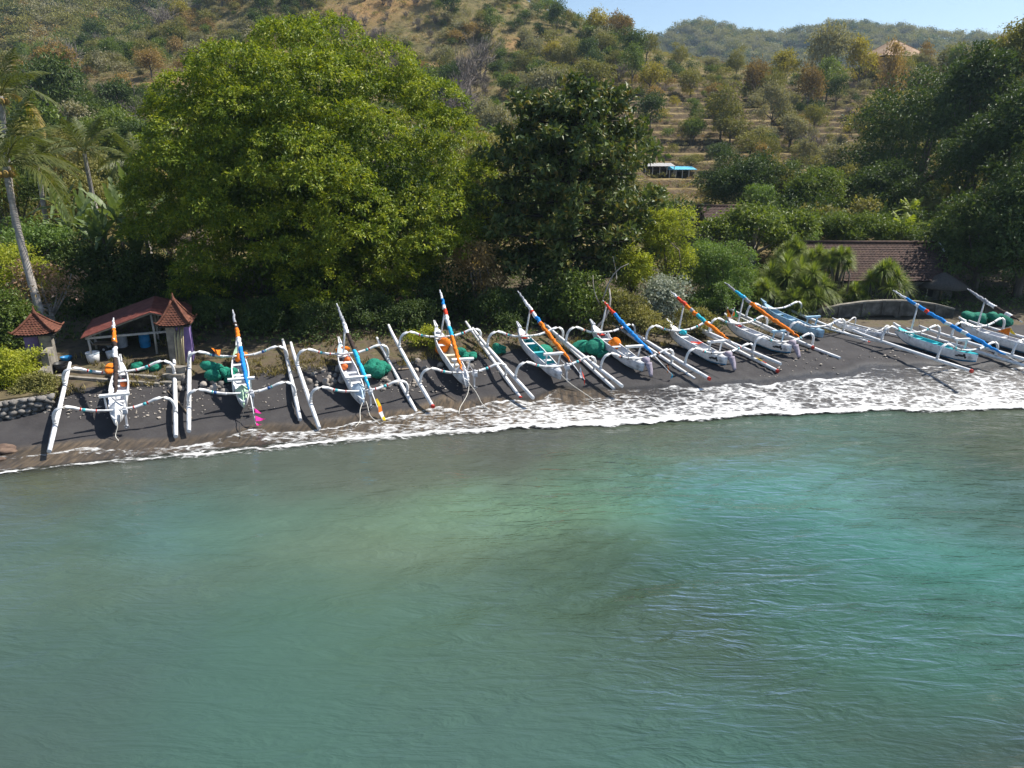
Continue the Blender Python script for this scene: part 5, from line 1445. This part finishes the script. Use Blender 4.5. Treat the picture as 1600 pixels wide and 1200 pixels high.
# far wood on mountain and left hill
FP=protos_of(900,1,7,9,5,.26)
N2=6500; Xm=r.uniform(40,720,N2); Ym=r.uniform(450,668,N2); Zm=mount_z(Xm,Ym); sm2=r.uniform(2.2,4.8,N2)
scatter_mass('mountain_wood','distant wooded mountain slope behind the ridge','wood',FP,np.c_[Xm,Ym,Zm-1],r.choice([0,2,5],N2,p=[.5,.3,.2]),r.random(N2)*6.28,np.c_[sm2,sm2,sm2*r.uniform(.7,1.1,N2)])
N3=5200; Yf=r.uniform(185,440,N3); Xf=-Yf*r.uniform(.30,.82,N3); Zf=far_hill_z(Xf,Yf); sm2=r.uniform(1.2,3.2,N3)
scatter_mass('far_hill_wood','hazy scrub wood on the far hill beyond the tiny dark hut','wood',FP,np.c_[Xf,Yf,Zf-.6],r.choice([0,1,2,4,5],N3,p=[.42,.12,.26,.08,.12]),r.random(N3)*6.28,np.c_[sm2,sm2,sm2*r.uniform(.7,1.1,N3)])

# ---------------- grass and weeds along the top of the beach
def tufts(r,P,h,w,k):
    """blades standing up from each point"""
    n=len(P); i=np.repeat(np.arange(n),k); q=len(i)
    B=P[i]+np.c_[r.normal(size=(q,2))*w,np.zeros(q)]
    D=nrm(np.c_[r.normal(size=(q,2))*.5,np.ones(q)]); L_=np.repeat(h,k)*r.uniform(.6,1.2,q)
    V,F=leaf_quads(B,nrm(r.normal(size=(q,3))),D,L_,L_*.16); return V,F,np.repeat(r.random(q),4)
gr=np.random.default_rng(12)
N4=2600; Xg=gr.uniform(-24,27,N4); dg=np.interp(Xg,[-40,-18,-14,-6,0,6,12,18,26,40],[5.0,4.6,4.9,5.1,5.4,6.0,7.0,8.3,8.4,8.4])+gr.exponential(1.5,N4)-.35
Yg=shore_y(Xg)+dg/.965; m_=(fbm(Xg*.6,Yg*.6,2,44)>-.12)&(Yg<33); Xg,Yg=Xg[m_],Yg[m_]
V,F,v=tufts(gr,np.c_[Xg,Yg,ground_z(Xg,Yg)-.02],gr.uniform(.08,.30,len(Xg)),.07,9)
tag(link('berm_grass',mesh_np('berm_grass',V,F,LM['drygrass'],{'v':v})),'dry yellowish grass along the top of the beach','grass',kind='stuff')
N5=2600; Xg=gr.uniform(-30,34,N5); Yg=gr.uniform(28.5,50,N5)
ok=(beach_d(Xg,Yg)>np.interp(Xg,[-18,0,6,12,18,26],[8.0,6.0,6.6,7.6,10.2,10.2])); Xg=Xg[ok]; Yg=Yg[ok]; N5=len(Xg)
V,F,v=crown_leaves(gr,np.c_[Xg,Yg,ground_z(Xg,Yg)+.12,np.full((N5,2),.38),np.full(N5,.28)],4,7,.16,.15,dens_area=False)
tag(link('undergrowth',mesh_np('undergrowth',V,F,LM['dark'],{'v':v})),'dark leafy undergrowth beneath the trees','undergrowth',kind='stuff')
# ================================================================== BUILDINGS, WALLS AND SMALL THINGS
TILE = surf('roof_tile_red', [(.055,.022,.015),(.125,.046,.028),(.20,.082,.050)], 5, .85, .3, 20)
TILEB = surf('roof_tile_brown', [(.035,.022,.017),(.065,.038,.029),(.11,.066,.050)], 4, .9, .3, 16)
TILEO = surf('roof_tile_tan', [(.26,.16,.10),(.36,.24,.15),(.46,.33,.22)], .6, .9, .3, 4)
CONC = surf('weathered_concrete', [(.10,.09,.075),(.22,.20,.17),(.33,.30,.25)], 3, .92, .4, 14)
CONCD = surf('stained_concrete', [(.045,.042,.036),(.105,.10,.088),(.21,.20,.18)], 2.2, .92, .4, 14)
PURP = surf('purple_paint', [(.16,.10,.26),(.23,.155,.36),(.30,.22,.44)], 2, .8, .2, 12)
MAUVE = surf('mauve_wall', [(.22,.15,.14),(.30,.21,.19)], 1, .9)
RUST = surf('red_corrugated', [(.075,.022,.017),(.135,.036,.026),(.20,.068,.05)], 3, .7, .2, 12)
BAMB = surf('bamboo', [(.28,.22,.12),(.42,.34,.19),(.52,.45,.28)], 4, .7, .2, 12, stretch=(4,4,1), objrand=.4)
STONE = surf('lava_stone', [(.09,.082,.076),(.20,.186,.17),(.34,.32,.295)], 4, .92, .5, 14, objrand=.45)
PALE = surf('coral_stone', [(.16,.14,.12),(.32,.28,.24),(.50,.45,.39)], 4, .9, .4, 14, objrand=.5)
BLUEP = surf('blue_plastic', [(.02,.16,.36),(.03,.26,.52)], 3, .4)
DARK = surf('dark_void_wood', [(.02,.018,.015),(.045,.04,.035)], 3, .9)
NETG = surf('green_net', [(.004,.10,.065),(.008,.19,.12),(.025,.30,.20)], 14, .8, .8, 60, objrand=.3)

def tile_roof(root, hx, hy, h, mat, rows=9, curve=.35, top=.06, z0=0, tw=.11, name='roof', up=.12):
    """hipped roof that sweeps up at the corners, courses of half-round tiles"""
    mb = MB()
    for side in range(4):
        L_ = hx if side % 2 == 0 else hy; D_ = hy if side % 2 == 0 else hx
        for c in range(rows):
            t0 = c/rows; t1 = (c+1.25)/rows
            def ring(t):
                t = min(t, 1); k = 1-t
                return k*L_+top*t, k*D_+top*t, z0+h*(t**(1+curve))+.0
            w0, d0, za = ring(t0); w1, d1, zb = ring(t1)
            n = max(2, int(2*w0/tw))
            for i in range(n):
                xa = -w0+2*w0*i/n; xb = -w0+2*w0*(i+1)/n
                f = w1/max(w0, 1e-4)
                def cz(x, w, t): return up*(1-t)**2*(abs(x)/max(w, .01))**3
                pts = []
                for (q, bul) in ((xa,0),((xa+xb)/2,.028),(xb,0)):
                    a = (q, -d0-.004, za+bul+.018+cz(q,w0,t0)); b = (q*f, -d1, zb+bul*.6+cz(q*f,w1,t1))
                    pts.append((a,b))
                V = [p for ab in pts for p in ab]
                Rz = Matrix.Rotation(side*math.pi/2, 3, 'Z')
                mb.add([Rz @ Vector(p) for p in V], [(0,2,3,1),(2,4,5,3)], 0, True)
    r_ = mb.build(name, mat, root); r_['kind'] = 'stuff'
    mb = MB()
    for sx in (-1,1):
        for sy in (-1,1):
            path = [(sx*((1-t)*hx+top*t), sy*((1-t)*hy+top*t), z0+h*t**(1+curve)+up*(1-t)**2+.05) for t in np.linspace(0,1,7)]
            p0 = Vector(path[0]); path.insert(0, p0+Vector((sx*.07, sy*.07, .09)))
            mb.tube(path, [.02]+[.045]*7, 6)
    mb.build('ridge_tiles', mat, root)
    MB().tube([(0,0,z0+h-.02),(0,0,z0+h+.10),(0,0,z0+h+.16),(0,0,z0+h+.34)],[.10,.09,.05,.012],8).build('finial', mat, root)
    MB().box((0,0,z0-.03),(2*hx*.93,2*hy*.93,.05)).build('soffit', DARK, root)

# ---- left gateway
def zat(px, py, Y): return at_Y(px, py, Y)[2]
c = at_Y(70, 570, 25.9); g = gz(c[0], 25.9); ez = zat(70, 519, 25.9)-g
root = thing('gateway', 'small gateway with red tiled roof and purple wall by the leaning palm trunk', 'gateway', (c[0], 25.9, g), .30)
MB().box((.26,-.12,ez/2-.05),(.42,.34,ez+.05),taper=.96).build('pillar', CONC, root)
MB().box((-.28,.08,ez/2-.05),(.46,.16,ez+.05)).build('purple_wall', PURP, root)
tile_roof(root, .68, .56, .66, TILE, 9, z0=ez, curve=.12, up=.07)
# ---- concrete fin walls below it
a = on_ground(70, 612); root = thing('garden_wall', 'stepped weathered concrete wall running from the palm-side gateway to the sand', 'wall', (a.x-.1, a.y+.3, gz(a.x,a.y)-.15), .35)
MB().box((-.05,1.2,.62),(.22,1.0,1.35)).build('upper_slab', CONC, root); MB().box((-.05,.35,.38),(.24,.72,.86)).build('middle_slab', CONC, root); MB().box((-.04,-.12,.2),(.25,.26,.5)).build('lower_slab', CONC, root)
# ---- right gateway
c = at_Y(284, 560, 26.7); g = gz(c[0], 26.7); ez = zat(280, 505, 26.7)-g
root = thing('gateway', 'small gateway with steep red tiled roof and purple side beside the open shed', 'gateway', (c[0], 26.7, g), .22)
MB().box((-.20,-.10,ez/2-.05),(.34,.30,ez+.05)).build('pillar', CONC, root)
MB().box((.20,.05,ez/2-.05),(.50,.40,ez+.05)).build('purple_wall', PURP, root)
tile_roof(root, .58, .54, .84, TILE, 10, z0=ez, curve=.22, up=.06)
b_ = on_ground(284, 577); root = thing('bamboo_bundle', 'bundle of pale bamboo poles leaning on the shed-side gateway', 'bamboo', (b_.x, b_.y, gz(b_.x,b_.y)))
rr = np.random.default_rng(2)
for i in range(8):
    x = (i-3.5)*.045
    MB().tube([(x, rr.normal()*.03, -.02), (x-.08+rr.normal()*.03, .35, .95+.3*rr.random()), (x-.12, .55, 1.35+.25*rr.random())], [.024,.023,.02], 7).build('bamboo_pole', BAMB, root)
# ---- open shed
SY0, SY1 = 27.3, 30.4
pl = at_Y(146, 516, SY0); pa = at_Y(235, 487, SY0)
gx = float(pa[0]); g = gz(gx, 29.0)
root = thing('open_shed', 'open boat shed with red corrugated gable roof between the two gateways', 'shed', (gx, SY0, g), .40)
hw = gx-pl[0]; e_ = pl[2]-g; ap = pa[2]-g; dp = SY1-SY0
hwl = hw
for s in (-1, 1):
    hw = hwl if s < 0 else hwl*.55; e_l = e_; e_ = e_l if s < 0 else ap-(ap-e_l)*.55
    mb = MB(); n = 26; secs = []
    for i in range(n+1):
        y = -.25+(dp+.5)*i/n; cz = .018*(i % 2)
        secs.append([(s*(hw+.12), y, e_-.03+cz), (s*hw*.5, y, (e_+ap)/2+.02+cz), (0.0, y, ap+.03+cz), (0.0, y, ap+.012+cz), (s*hw*.5, y, (e_+ap)/2+cz), (s*(hw+.12), y, e_-.05+cz)])
    mb.loft(secs, closed=True, caps=True, sm=False); mb.build('roof_panel', RUST, root)
    e_ = e_l
hw = hwl
WH = surf('limewashed_wood', [(.30,.28,.25),(.5,.48,.44)], 5, .85, .2, 20)
for x in (-hw+.08, 0, hw*.55-.1):
    for y in (.02, dp*.5, dp-.05):
        top = e_-.06+(ap-e_)*(1-abs(x)/hw)-.06
        MB().tube([(x,y,-.15),(x+.02,y,top*.5),(x,y,top)],.045,7).build('post', WH, root)
MB().bar((-hw,0,e_-.10),(hw*.5,0,e_-.10),.06,.08).build('tie_beam', WH, root)
MB().bar((-hw,0,e_-.06),(0,0,ap-.05),.06,.07).build('rafter', WH, root); MB().bar((hw*.55,0,ap-(ap-e_)*.55-.06),(0,0,ap-.05),.06,.07).build('rafter', WH, root)
MB().box((-hw*.24,dp,e_/2),(1.45*hw,.08,e_)).build('back_wall', CONCD, root)
MB().box((hw*.25,dp-.35,e_*.55),(.6,.05,.4)).build('notice_board', CONC, root)
# things in and before the shed
def tub(label, px, py, r_, h_, m1, m2=None):
    q = on_ground(px, py); root = thing('tub', label, 'tub', q+Vector((0,0,-.02)), group='tubs and baskets by the shed')
    prof = [(r_*.8,0),(r_*.95,h_*.5),(r_,h_),(r_*.93,h_),(r_*.85,h_*.5),(r_*.7,.04)]
    se = [[(pr*math.cos(a), pr*math.sin(a), z) for a in np.linspace(0,2*math.pi,16,endpoint=False)] for pr, z in prof]
    MB().loft(se, closed=True, caps=True).build('bowl', m1, root)
    se = [[((r_+.012)*math.cos(a), (r_+.012)*math.sin(a), z) for a in np.linspace(0,2*math.pi,16,endpoint=False)] for z in (h_-.035,h_+.006)]
    MB().loft(se, closed=True, caps=False).build('rim', m2 or m1, root)
    return root
tub('white tub with blue foot standing under the shed', 147, 566, .24, .42, PT['white'], PT['pale_blue'])
tub('black bin standing beside the palm-side gateway', 97, 580, .26, .34, PT['black'])
tub('blue basin resting by the black bin', 104, 562, .20, .14, BLUEP)
tub('small white bucket at the shed post', 173, 560, .14, .30, PT['white'])
q = on_ground(162, 556); root = thing('handcart','small cart with bent handle under the shed roof','cart',(q.x-.2,q.y+.5,gz(q.x,q.y+.5)))
MB().box((0,0,.36),(.7,.42,.06)).build('bed', WOODP, root); MB().tube([(-.35,-.15,.38),(-.6,-.15,.7),(-.62,.15,.7),(-.35,.15,.38)],.02,6).build('handle', ENG, root)
for s in (-1,1):
    w_ = MB().tube([(.12,s*.25,.17),(.12,s*.29,.17)],.17,14).build('wheel', PT['black'], root); MB().tube([(.12,s*.22,.17),(.12,s*.30,.17)],.05,8).build('hub', ENG, w_)
MB().box((.12,0,.25),(.05,.4,.18)).build('axle', ENG, root)
def cask(label, px, py, r_, h_, m_):
    q = on_ground(px, py); root = thing('barrel', label, 'barrel', q+Vector((0,.3,-.02)))
    MB().tube([(0,0,0),(0,0,.04),(0,0,h_*.33),(0,0,h_*.36),(0,0,h_*.66),(0,0,h_*.69),(0,0,h_)],[r_,r_,r_,r_*1.05,r_*1.05,r_,r_],16).build('drum', m_, root)
    MB().tube([(0,0,h_-.02),(0,0,h_+.025)],r_*1.04,16).build('rim', m_, root)
cask('blue drum in the shade at the back of the shed', 222, 545, .2, .55, BLUEP)
cask('grey drum in the shade at the back of the shed', 186, 545, .2, .5, ENG)
# ---- long concrete ledges in front of the shed
for (p0, p1, lb) in (((84,590),(250,603),'long pale concrete ledge in front of the shed'),((92,580),(246,592),'second concrete ledge just behind the long pale one')):
    a = on_ground(*p0); b = on_ground(*p1)
    o = MB().bar((0,0,0), b-a, .16, .16).build('stone_ledge', CONC, loc=a+Vector((0,0,.03))); tag(o, lb, 'ledge')
a = on_ground(254, 606); root = thing('stone_steps','short weathered concrete steps at the foot of the shed-side gateway','steps',(a.x+.2,a.y+.25,gz(a.x,a.y)-.1),-.1)
for k in range(3): MB().box((0,k*.28,.12+.10*k),(.75,.30,.24+.20*k)).build('step', CONC, root)
# ---- lava stone retaining wall: every stone a piece
A = on_ground(-75, 676); B = on_ground(83, 640); A = Vector((A.x, A.y, 0)); B = Vector((B.x, B.y, 0)); dv = (B-A); Lw = dv.length
az = math.atan2(dv.y, dv.x); zb = min(gz(A.x,A.y), gz(B.x,B.y))-.1
root = thing('stone_wall', 'retaining wall of rounded dark lava stones below the palm-side gateway', 'wall', (A.x, A.y, zb), az)
Hw = .86
MB().box((Lw/2, .42, Hw/2-.03),(Lw,.66,Hw)).build('wall_core', STONE, root)
MB().box((Lw/2, .95, Hw-.03),(Lw,1.5,.12)).build('earth_top', surf('garden_earth',[(.07,.055,.03),(.15,.12,.06)],3,.95,.4), root)
sm_ = []
for j in range(5):
    mb = MB(); mb.blob((0,0,0),(1,1,1),2 if j<3 else 1,.35,60+j,sm=True); sm_.append(mb.mesh('stone', STONE))
rr = np.random.default_rng(8); rows = 5
for k in range(rows):
    x = -.05+rr.random()*.1
    while x < Lw:
        w = rr.uniform(.09,.17)
        o = link('stone', sm_[rr.integers(5)], root, (x+w, .07+rr.normal()*.02, (k+.5)*Hw/rows+rr.normal()*.012), (rr.random()*6,rr.random()*.5,rr.random()*.6))
        o.scale = (w*1.02, .12, Hw/rows*.56); o.rotation_euler = (rr.normal()*.2, rr.normal()*.25, rr.normal()*.15)
        x += w*1.86
# second stretch of wall along the side facing the boats
# ---- loose rocks of the berm
RK = []
for j in range(6):
    mb = MB(); mb.blob((0,0,0),(1,.85,.7),2,.5,90+j,sm=j%2==0); RK.append((mb.mesh('rock', STONE), mb.mesh('rock', PALE)))
rr = np.random.default_rng(14)
def rocks(n, px0, px1, py0, py1, s0, s1, pale, label, group):
    for i in range(n):
        q = on_ground(rr.uniform(px0,px1), rr.uniform(py0,py1)); s = rr.uniform(s0,s1)
        o = link('rock', RK[rr.integers(6)][int(rr.random()<pale)], None, (q.x, q.y, gz(q.x,q.y)+s*.22), (rr.normal()*.4,rr.normal()*.4,rr.random()*6.3), s)
        tag(o, label, 'rock', group)
rocks(16, 318, 352, 592, 622, .07,.15,.45,'rounded rock in the heap under the green nets by the green-sterned boat','rocks under the green nets')
rocks(22, 478, 545, 572, 606, .07,.16,.4,'rough stone in the bank beside the half brown-sailed boat','stones by the half brown-sailed boat')
rocks(20, 588, 652, 590, 612, .06,.13,.75,'pale stone strewn right of the half brown-sailed boat','pale stones on the berm')
rocks(10, 250, 300, 590, 612, .08,.17,.25,'dark rock lying in front of the shed-side gateway','rocks before the gateway')
rocks(10, 640, 740, 560, 580, .07,.14,.5,'stone on the berm behind the red-tipped boat','stones behind the red-tipped boat')
q = on_ground(12, 704); o = MB().blob((0,0,0),(.30,.2,.1),3,.6,5,rough=.05).build('boulder', surf('brown_boulder',[(.06,.04,.03),(.12,.08,.06),(.20,.14,.10)],3,.9,.5), loc=q+Vector((-.1,0,.05))); tag(o,'flat brown boulder at the waterline below the stone wall','boulder')
q = on_ground(0, 722); o = MB().blob((0,0,0),(.22,.16,.08),3,.6,6,rough=.05).build('boulder', bpy.data.materials['brown_boulder'], loc=q+Vector((-.3,0,.03))); tag(o,'smaller brown boulder lapped by foam beside the flat one','boulder')
# small rubble and washed up bits: one mass
mb = MB(); oc = [(1,0,0),(-1,0,0),(0,1,0),(0,-1,0),(0,0,1),(0,0,-1)]; of = [(0,2,4),(2,1,4),(1,3,4),(3,0,4),(2,0,5),(1,2,5),(3,1,5),(0,3,5)]
VV=[];FF=[];mi=[]; n=0
spots = [(60,640,250,655,60),(90,620,330,650,120),(300,600,480,640,70),(470,575,720,615,170),(720,560,900,590,90),(930,540,1100,565,70),(1180,560,1310,590,60),(1230,545,1500,565,110),(140,600,260,625,80)]
for (x0,y0,x1,y1,k) in spots:
    for i in range(int(k*.62)):
        q = on_ground(rr.uniform(x0,x1), rr.uniform(y0,y1)); s = rr.uniform(.018,.06)*(1.6 if rr.random()<.12 else 1)
        R3 = np.array(Euler((rr.random()*6,rr.random()*6,rr.random()*6)).to_matrix())
        V = (np.array(oc)*s*rr.uniform(.5,1.3,(6,1)))@R3.T; V[:,2]*=.6
        VV.append(V+np.array([q.x,q.y,gz(q.x,q.y)+s*.25])); FF.append(np.array(of)+n); n+=6; mi+= [int(rr.random()<.25)]*8
me = mesh_np('beach_rubble', np.concatenate(VV), np.concatenate(FF), [PALE, STONE], mi=mi); tag(link('beach_rubble', me),'pale coral bits and small stones strewn over the sand','rubble',kind='stuff')
# driftwood
for (p0,p1,r_,lb) in (((1205,556),(1262,548),.035,'driftwood pole on the sand behind the two-pennant boat'),((985,520),(1040,528),.05,'weathered log on the berm behind the wrapped engine'),((560,585),(640,577),.04,'driftwood branch on the bank behind the half brown-sailed boat'),((300,655),(262,612),.03,'thin stick lying on the sand by the green-sterned boat')):
    a = on_ground(*p0); b = on_ground(*p1); m_ = a.lerp(b,.5)+Vector((0,.06,.03))
    o = MB().tube([a+Vector((0,0,.02)),m_,b+Vector((0,0,.03))],[r_,r_*.9,r_*.6],7).build('driftwood', WOODP); tag(o, lb, 'driftwood')
# ---- green net heaps
def nets(label, px, py, blobs, seed):
    q = on_ground(px, py); root = thing('net_heap', label, 'fishing net', (q.x,q.y,gz(q.x,q.y)), group='green fishing nets along the berm')
    for i,(x,y,z,r_) in enumerate(blobs):
        MB().blob((x,y,z),(r_,r_*.8,r_*.75),4,.5,seed*10+i,rough=.035).build('net_bag', NETG, root)
nets('green net heap under the shed', 221, 580, [(0,0,.18,.28),(.32,.1,.14,.2)], 1)
nets('large green net heap on rocks left of the green-sterned boat', 344, 590, [(-.3,.1,.42,.32),(0,0,.30,.3),(.3,-.1,.18,.3),(-.15,-.2,.16,.26),(.5,-.2,.05,.22)], 2)
nets('green net heap right of the light blue furled sail', 588, 586, [(-.2,.1,.24,.3),(.15,.15,.30,.28),(.1,-.2,.10,.24),(.36,0,.18,.22)], 3)
nets('green net heap right of the red-tipped boat', 727, 562, [(-.15,.1,.30,.24),(.12,0,.2,.28),(.28,-.1,.12,.2),(0,-.2,.08,.2)], 4)
nets('single green net bag left of the turquoise boat', 781, 552, [(0,0,.17,.24)], 5)
nets('green net bag right of the turquoise boat\'s mast', 846, 552, [(0,0,.15,.28),(.3,-.1,.1,.24)], 6)
nets('flat green net spread by the blue-sailed boat with the wrapped engine', 926, 552, [(-.5,.3,.12,.34),(0,.05,.14,.36),(.35,-.25,.10,.34)], 7)
nets('dark green net heap behind the boat with loose sail', 1530, 508, [(-.6,0,.3,.4),(0,0,.34,.46),(.7,.1,.26,.42),(1.3,0,.2,.4)], 8)
# ---- concrete footbridge
BY = 35.6
xs_ = [at_Y(a, b, BY) for a, b in ((1262,492),(1280,485),(1312,478),(1349,473),(1380,471),(1408,471),(1436,473),(1462,477),(1490,484))]
root = thing('footbridge', 'low arched concrete footbridge behind the grey boat', 'bridge', (float(xs_[4][0]), BY, gz(float(xs_[4][0]), BY)-.1)); o3 = np.array(root.location)
for i in range(len(xs_)-1):
    a, b = xs_[i]-o3, xs_[i+1]-o3
    V = []
    for (q, z0, z1) in ((a,-.62,0),(b,-.62,0)):
        V += [(q[0],-.07,q[2]+z0),(q[0],.07,q[2]+z0),(q[0],.07,q[2]+z1),(q[0],-.07,q[2]+z1)]
    MB().add(V, [(3,2,1,0),(4,5,6,7),(0,1,5,4),(1,2,6,5),(2,3,7,6),(3,0,4,7)]).build('parapet_panel', CONCD, root)
    MB().bar(Vector((a[0],0,a[2]+.045)), Vector((b[0],0,b[2]+.045)), .26, .08).build('parapet_cap', CONC, root)
    MB().bar(Vector((a[0],.7,a[2]-.66)), Vector((b[0],.7,b[2]-.66)), 1.4, .12).build('deck', CONCD, root)
    MB().box((a[0],-.11,a[2]-.32),(.14,.08,.72)).build('parapet_post', CONCD, root)
for i in (1,3,5,7):
    q = xs_[i]-o3; MB().box((q[0],.5,(q[2]-.7)/2-.2),(.26,.9,max(.2,q[2]-.7)+.5)).build('pier', CONCD, root)
# ---- long brown tiled roof
def gable_house(name, label, x0, x1, yr, ye, zr, ze, roofm, wallm, rows=12, tw=.2, gy=None, back=True, over=.25):
    xc = (x0+x1)/2; g = gz(xc, ye); root = thing(name, label, 'house', (xc, yr, g))
    hx = (x1-x0)/2; dz = zr-g; de = ze-g; dd_ = yr-ye
    for s in (-1, 1):
        mb = MB(); n = int(2*hx/tw)
        for c_ in range(rows):
            t0 = c_/rows; t1 = (c_+1.2)/rows
            for i in range(n):
                xa = -hx+2*hx*i/n; xb = xa+2*hx/n
                V = []
                for q, bul in ((xa,0),((xa+xb)/2,.035),(xb,0)):
                    V += [(q, s*dd_*(1-t0), de+(dz-de)*t0+.03+bul), (q, s*dd_*(1-min(1,t1)), de+(dz-de)*min(1,t1)+bul*.6)]
                mb.add(V, [(0,2,3,1),(2,4,5,3)] if s < 0 else [(0,1,3,2),(2,3,5,4)], 0, True)
        o = mb.build('roof_slope', roofm, root); o['kind'] = 'stuff'
    MB().tube([(-hx-.05,0,dz+.05),(hx+.05,0,dz+.05)],.10,8).build('ridge', roofm, root)
    mb = MB(); w = dd_-over
    mb.box((0,0,de/2-.1),(2*hx-.5,2*w,de+.05))
    for s in (-1,1):
        mb.add([(s*(hx-.26),-w,de-.06),(s*(hx-.26),w,de-.06),(s*(hx-.26),0,dz-.08),(s*(hx-.3),-w,de-.06),(s*(hx-.3),w,de-.06),(s*(hx-.3),0,dz-.08)], [(0,1,2),(5,4,3),(0,2,5,3),(1,4,5,2)])
    mb.build('wall', wallm, root)
    return root, hx, dz, de, dd_
YR, YE = 41.2, 38.4
zr = zat(1360,380,YR); ze = zat(1380,440,YE)
hr_, hx, dz, de, dd_ = gable_house('long_house', 'long low house with dark brown tiled roof behind the footbridge', at_Y(1257,380,YR)[0], at_Y(1466,380,YR)[0], YR, YE, zr, ze, TILEB, CONCD, 16, .2)
MB().tube([(hx-.05,-.15,dz+.05),(hx+.12,-.5,dz-.35),(hx-.02,-.75,dz-.62),(hx+.25,-.85,dz-.70)],[.03,.075,.06,.02],7).build('ridge_ornament', PT['white'], hr_)
for i in range(4): 
    w_=MB().box((-hx+1.2+i*1.6,-dd_+.24,de*.5),(.7,.05,de*.6)).build('window', DARK, hr_); MB().box((-hx+1.2+i*1.6,-dd_+.21,de*.5),(.05,.04,de*.6)).build('mullion', WH, w_)
# ---- tiled house with mauve wall
YR, YE = 53.0, 50.0
h2, hx, dz, de, dd_ = gable_house('tiled_house', 'house with mauve wall and brown roof behind the flat spreading tree', at_Y(1090,330,YR)[0], at_Y(1165,330,YR)[0], YR, YE, zat(1120,323,YR), zat(1120,346,YE), TILEB, MAUVE, 9, .22)
w_=MB().box((-hx+.9,-dd_+.23,de*.55),(.7,.06,de*.4)).build('window', DARK, h2); MB().box((-hx+.9,-dd_+.20,de*.34),(.85,.1,.07)).build('sill', CONC, w_)
MB().box((-hx+2.2,-dd_+.23,de*.38),(.75,.06,de*.72)).build('door', WOODP, h2)
# ---- house on the ridge
c = at_Y(1393, 92, 150); g = gz(float(c[0]), 150.0)
root = thing('ridge_house', 'house with wide tan hipped roof on the ridge among trees', 'house', (float(c[0]), 150.0, g), .25)
ez = max(float(c[2])-g, 2.0)
tile_roof(root, 5.4, 4.6, 3.2, TILEO, 14, .05, .35, ez, .55, up=.0)
MB().box((0,0,ez/2-.3),(8.6,7.2,ez+.4)).build('wall', MAUVE, root)
for i in range(4):
    w_=MB().box((-3.0+i*2.0,-3.63,ez*.5),(1.3,.1,ez*.45)).build('window', DARK, root); MB().box((-3.0+i*2.0,-3.70,ez*.5),(.08,.06,ez*.45)).build('mullion', WH, w_)
# ---- huts on the terrace
SHEET = surf('grey_sheet_roof', [(.30,.29,.28),(.45,.44,.42)], 1, .6); SHEETB = surf('blue_sheet_roof', [(.10,.42,.60),(.16,.52,.70)], 1, .5)
for (a, b, hw_, m_, lb) in ((1028,260,24,SHEET,'low hut with grey sheet roof on the terraces'),(1063,263,22,SHEETB,'low hut with bright blue sheet roof on the terraces')):
    c = at_Y(a, b, 94.5); dep = 94.5*_c; w = hw_*dep/FPX; g = gz(float(c[0]), 94.5); h_ = max(float(c[2])-g, 1.0)
    root = thing('terrace_hut', lb, 'hut', (float(c[0]), 94.5, g), 0)
    mb = MB(); n = 18
    se = [[(-w+2*w*i/n,-1.5,h_-.12+.03*(i%2)),(-w+2*w*i/n,1.5,h_+.22+.03*(i%2)),(-w+2*w*i/n,1.5,h_+.17+.03*(i%2)),(-w+2*w*i/n,-1.5,h_-.17+.03*(i%2))] for i in range(n+1)]
    mb.loft(se, closed=True, caps=True, sm=False); mb.build('roof', m_, root)
    for x in np.linspace(-w+.15, w-.15, 5):
        MB().box((x,-1.35,h_/2-.15),(.10,.10,h_)).build('post', WH, root)
    MB().box((0,1.2,h_/2),(2*w-.4,.1,h_)).build('back_wall', CONCD, root)
def tiny_house(label, px, py, zf, Y, hw_, roofm):
    c = at_Y(px, py, Y); dep = Y*1.0; w = hw_*dep/FPX; g = float(zf(np.array([c[0]]), np.array([Y]))[0])
    root = thing('hill_hut', label, 'hut', (float(c[0]), Y, g-.3)); h_ = max(w*1.2, float(c[2])-g)
    MB().box((0,0,h_/2),(1.7*w,1.4*w,h_)).build('wall', CONC, root)
    V = [(-w,-w,h_),(w,-w,h_),(w,w,h_),(-w,w,h_),(-w,0,h_+.7*w),(w,0,h_+.7*w)]
    MB().add(V, [(0,1,5,4),(2,3,4,5),(1,2,5),(3,0,4),(3,2,1,0)]).build('roof', roofm, root)
    MB().box((0,-.72*w,h_*.4),(.4*w,.06*w,h_*.7)).build('door', DARK, root)
tiny_house('tiny hut with dark pitched roof on the scrubby slope', 52, 108, far_hill_z, 215.0, 9, surf('dark_sheet_roof',[(.05,.055,.07),(.09,.095,.11)],1,.6))
tiny_house('tiny house with white roof high on the hazy far hill', 100, 20, far_hill_z, 300.0, 6, PT['white'])
# ---- thatched parasol in the shade
c = at_Y(1474, 440, 38.6); g = gz(float(c[0]), 38.6)
root = thing('thatched_parasol', 'grey thatched parasol in the shade right of the brown roof', 'parasol', (float(c[0]), 38.6, g)); h_ = float(c[2])-g
se = [[(1.35*k*math.cos(a)*(1+.04*math.sin(a*9)),1.35*k*math.sin(a)*(1+.04*math.sin(a*7)),h_+z) for a in np.linspace(0,2*math.pi,28,endpoint=False)] for k, z in ((.94,-.30),(1,-.26),(.6,.05),(.28,.32),(.04,.5))]
MB().loft(se, closed=True, caps=True).build('thatch', surf('grey_thatch',[(.05,.043,.036),(.11,.095,.08)],14,.95,.6,40,stretch=(1,1,.3)), root)
MB().tube([(0,0,-.2),(0,0,h_+.3)],.05,8).build('pole', WOODP, root)
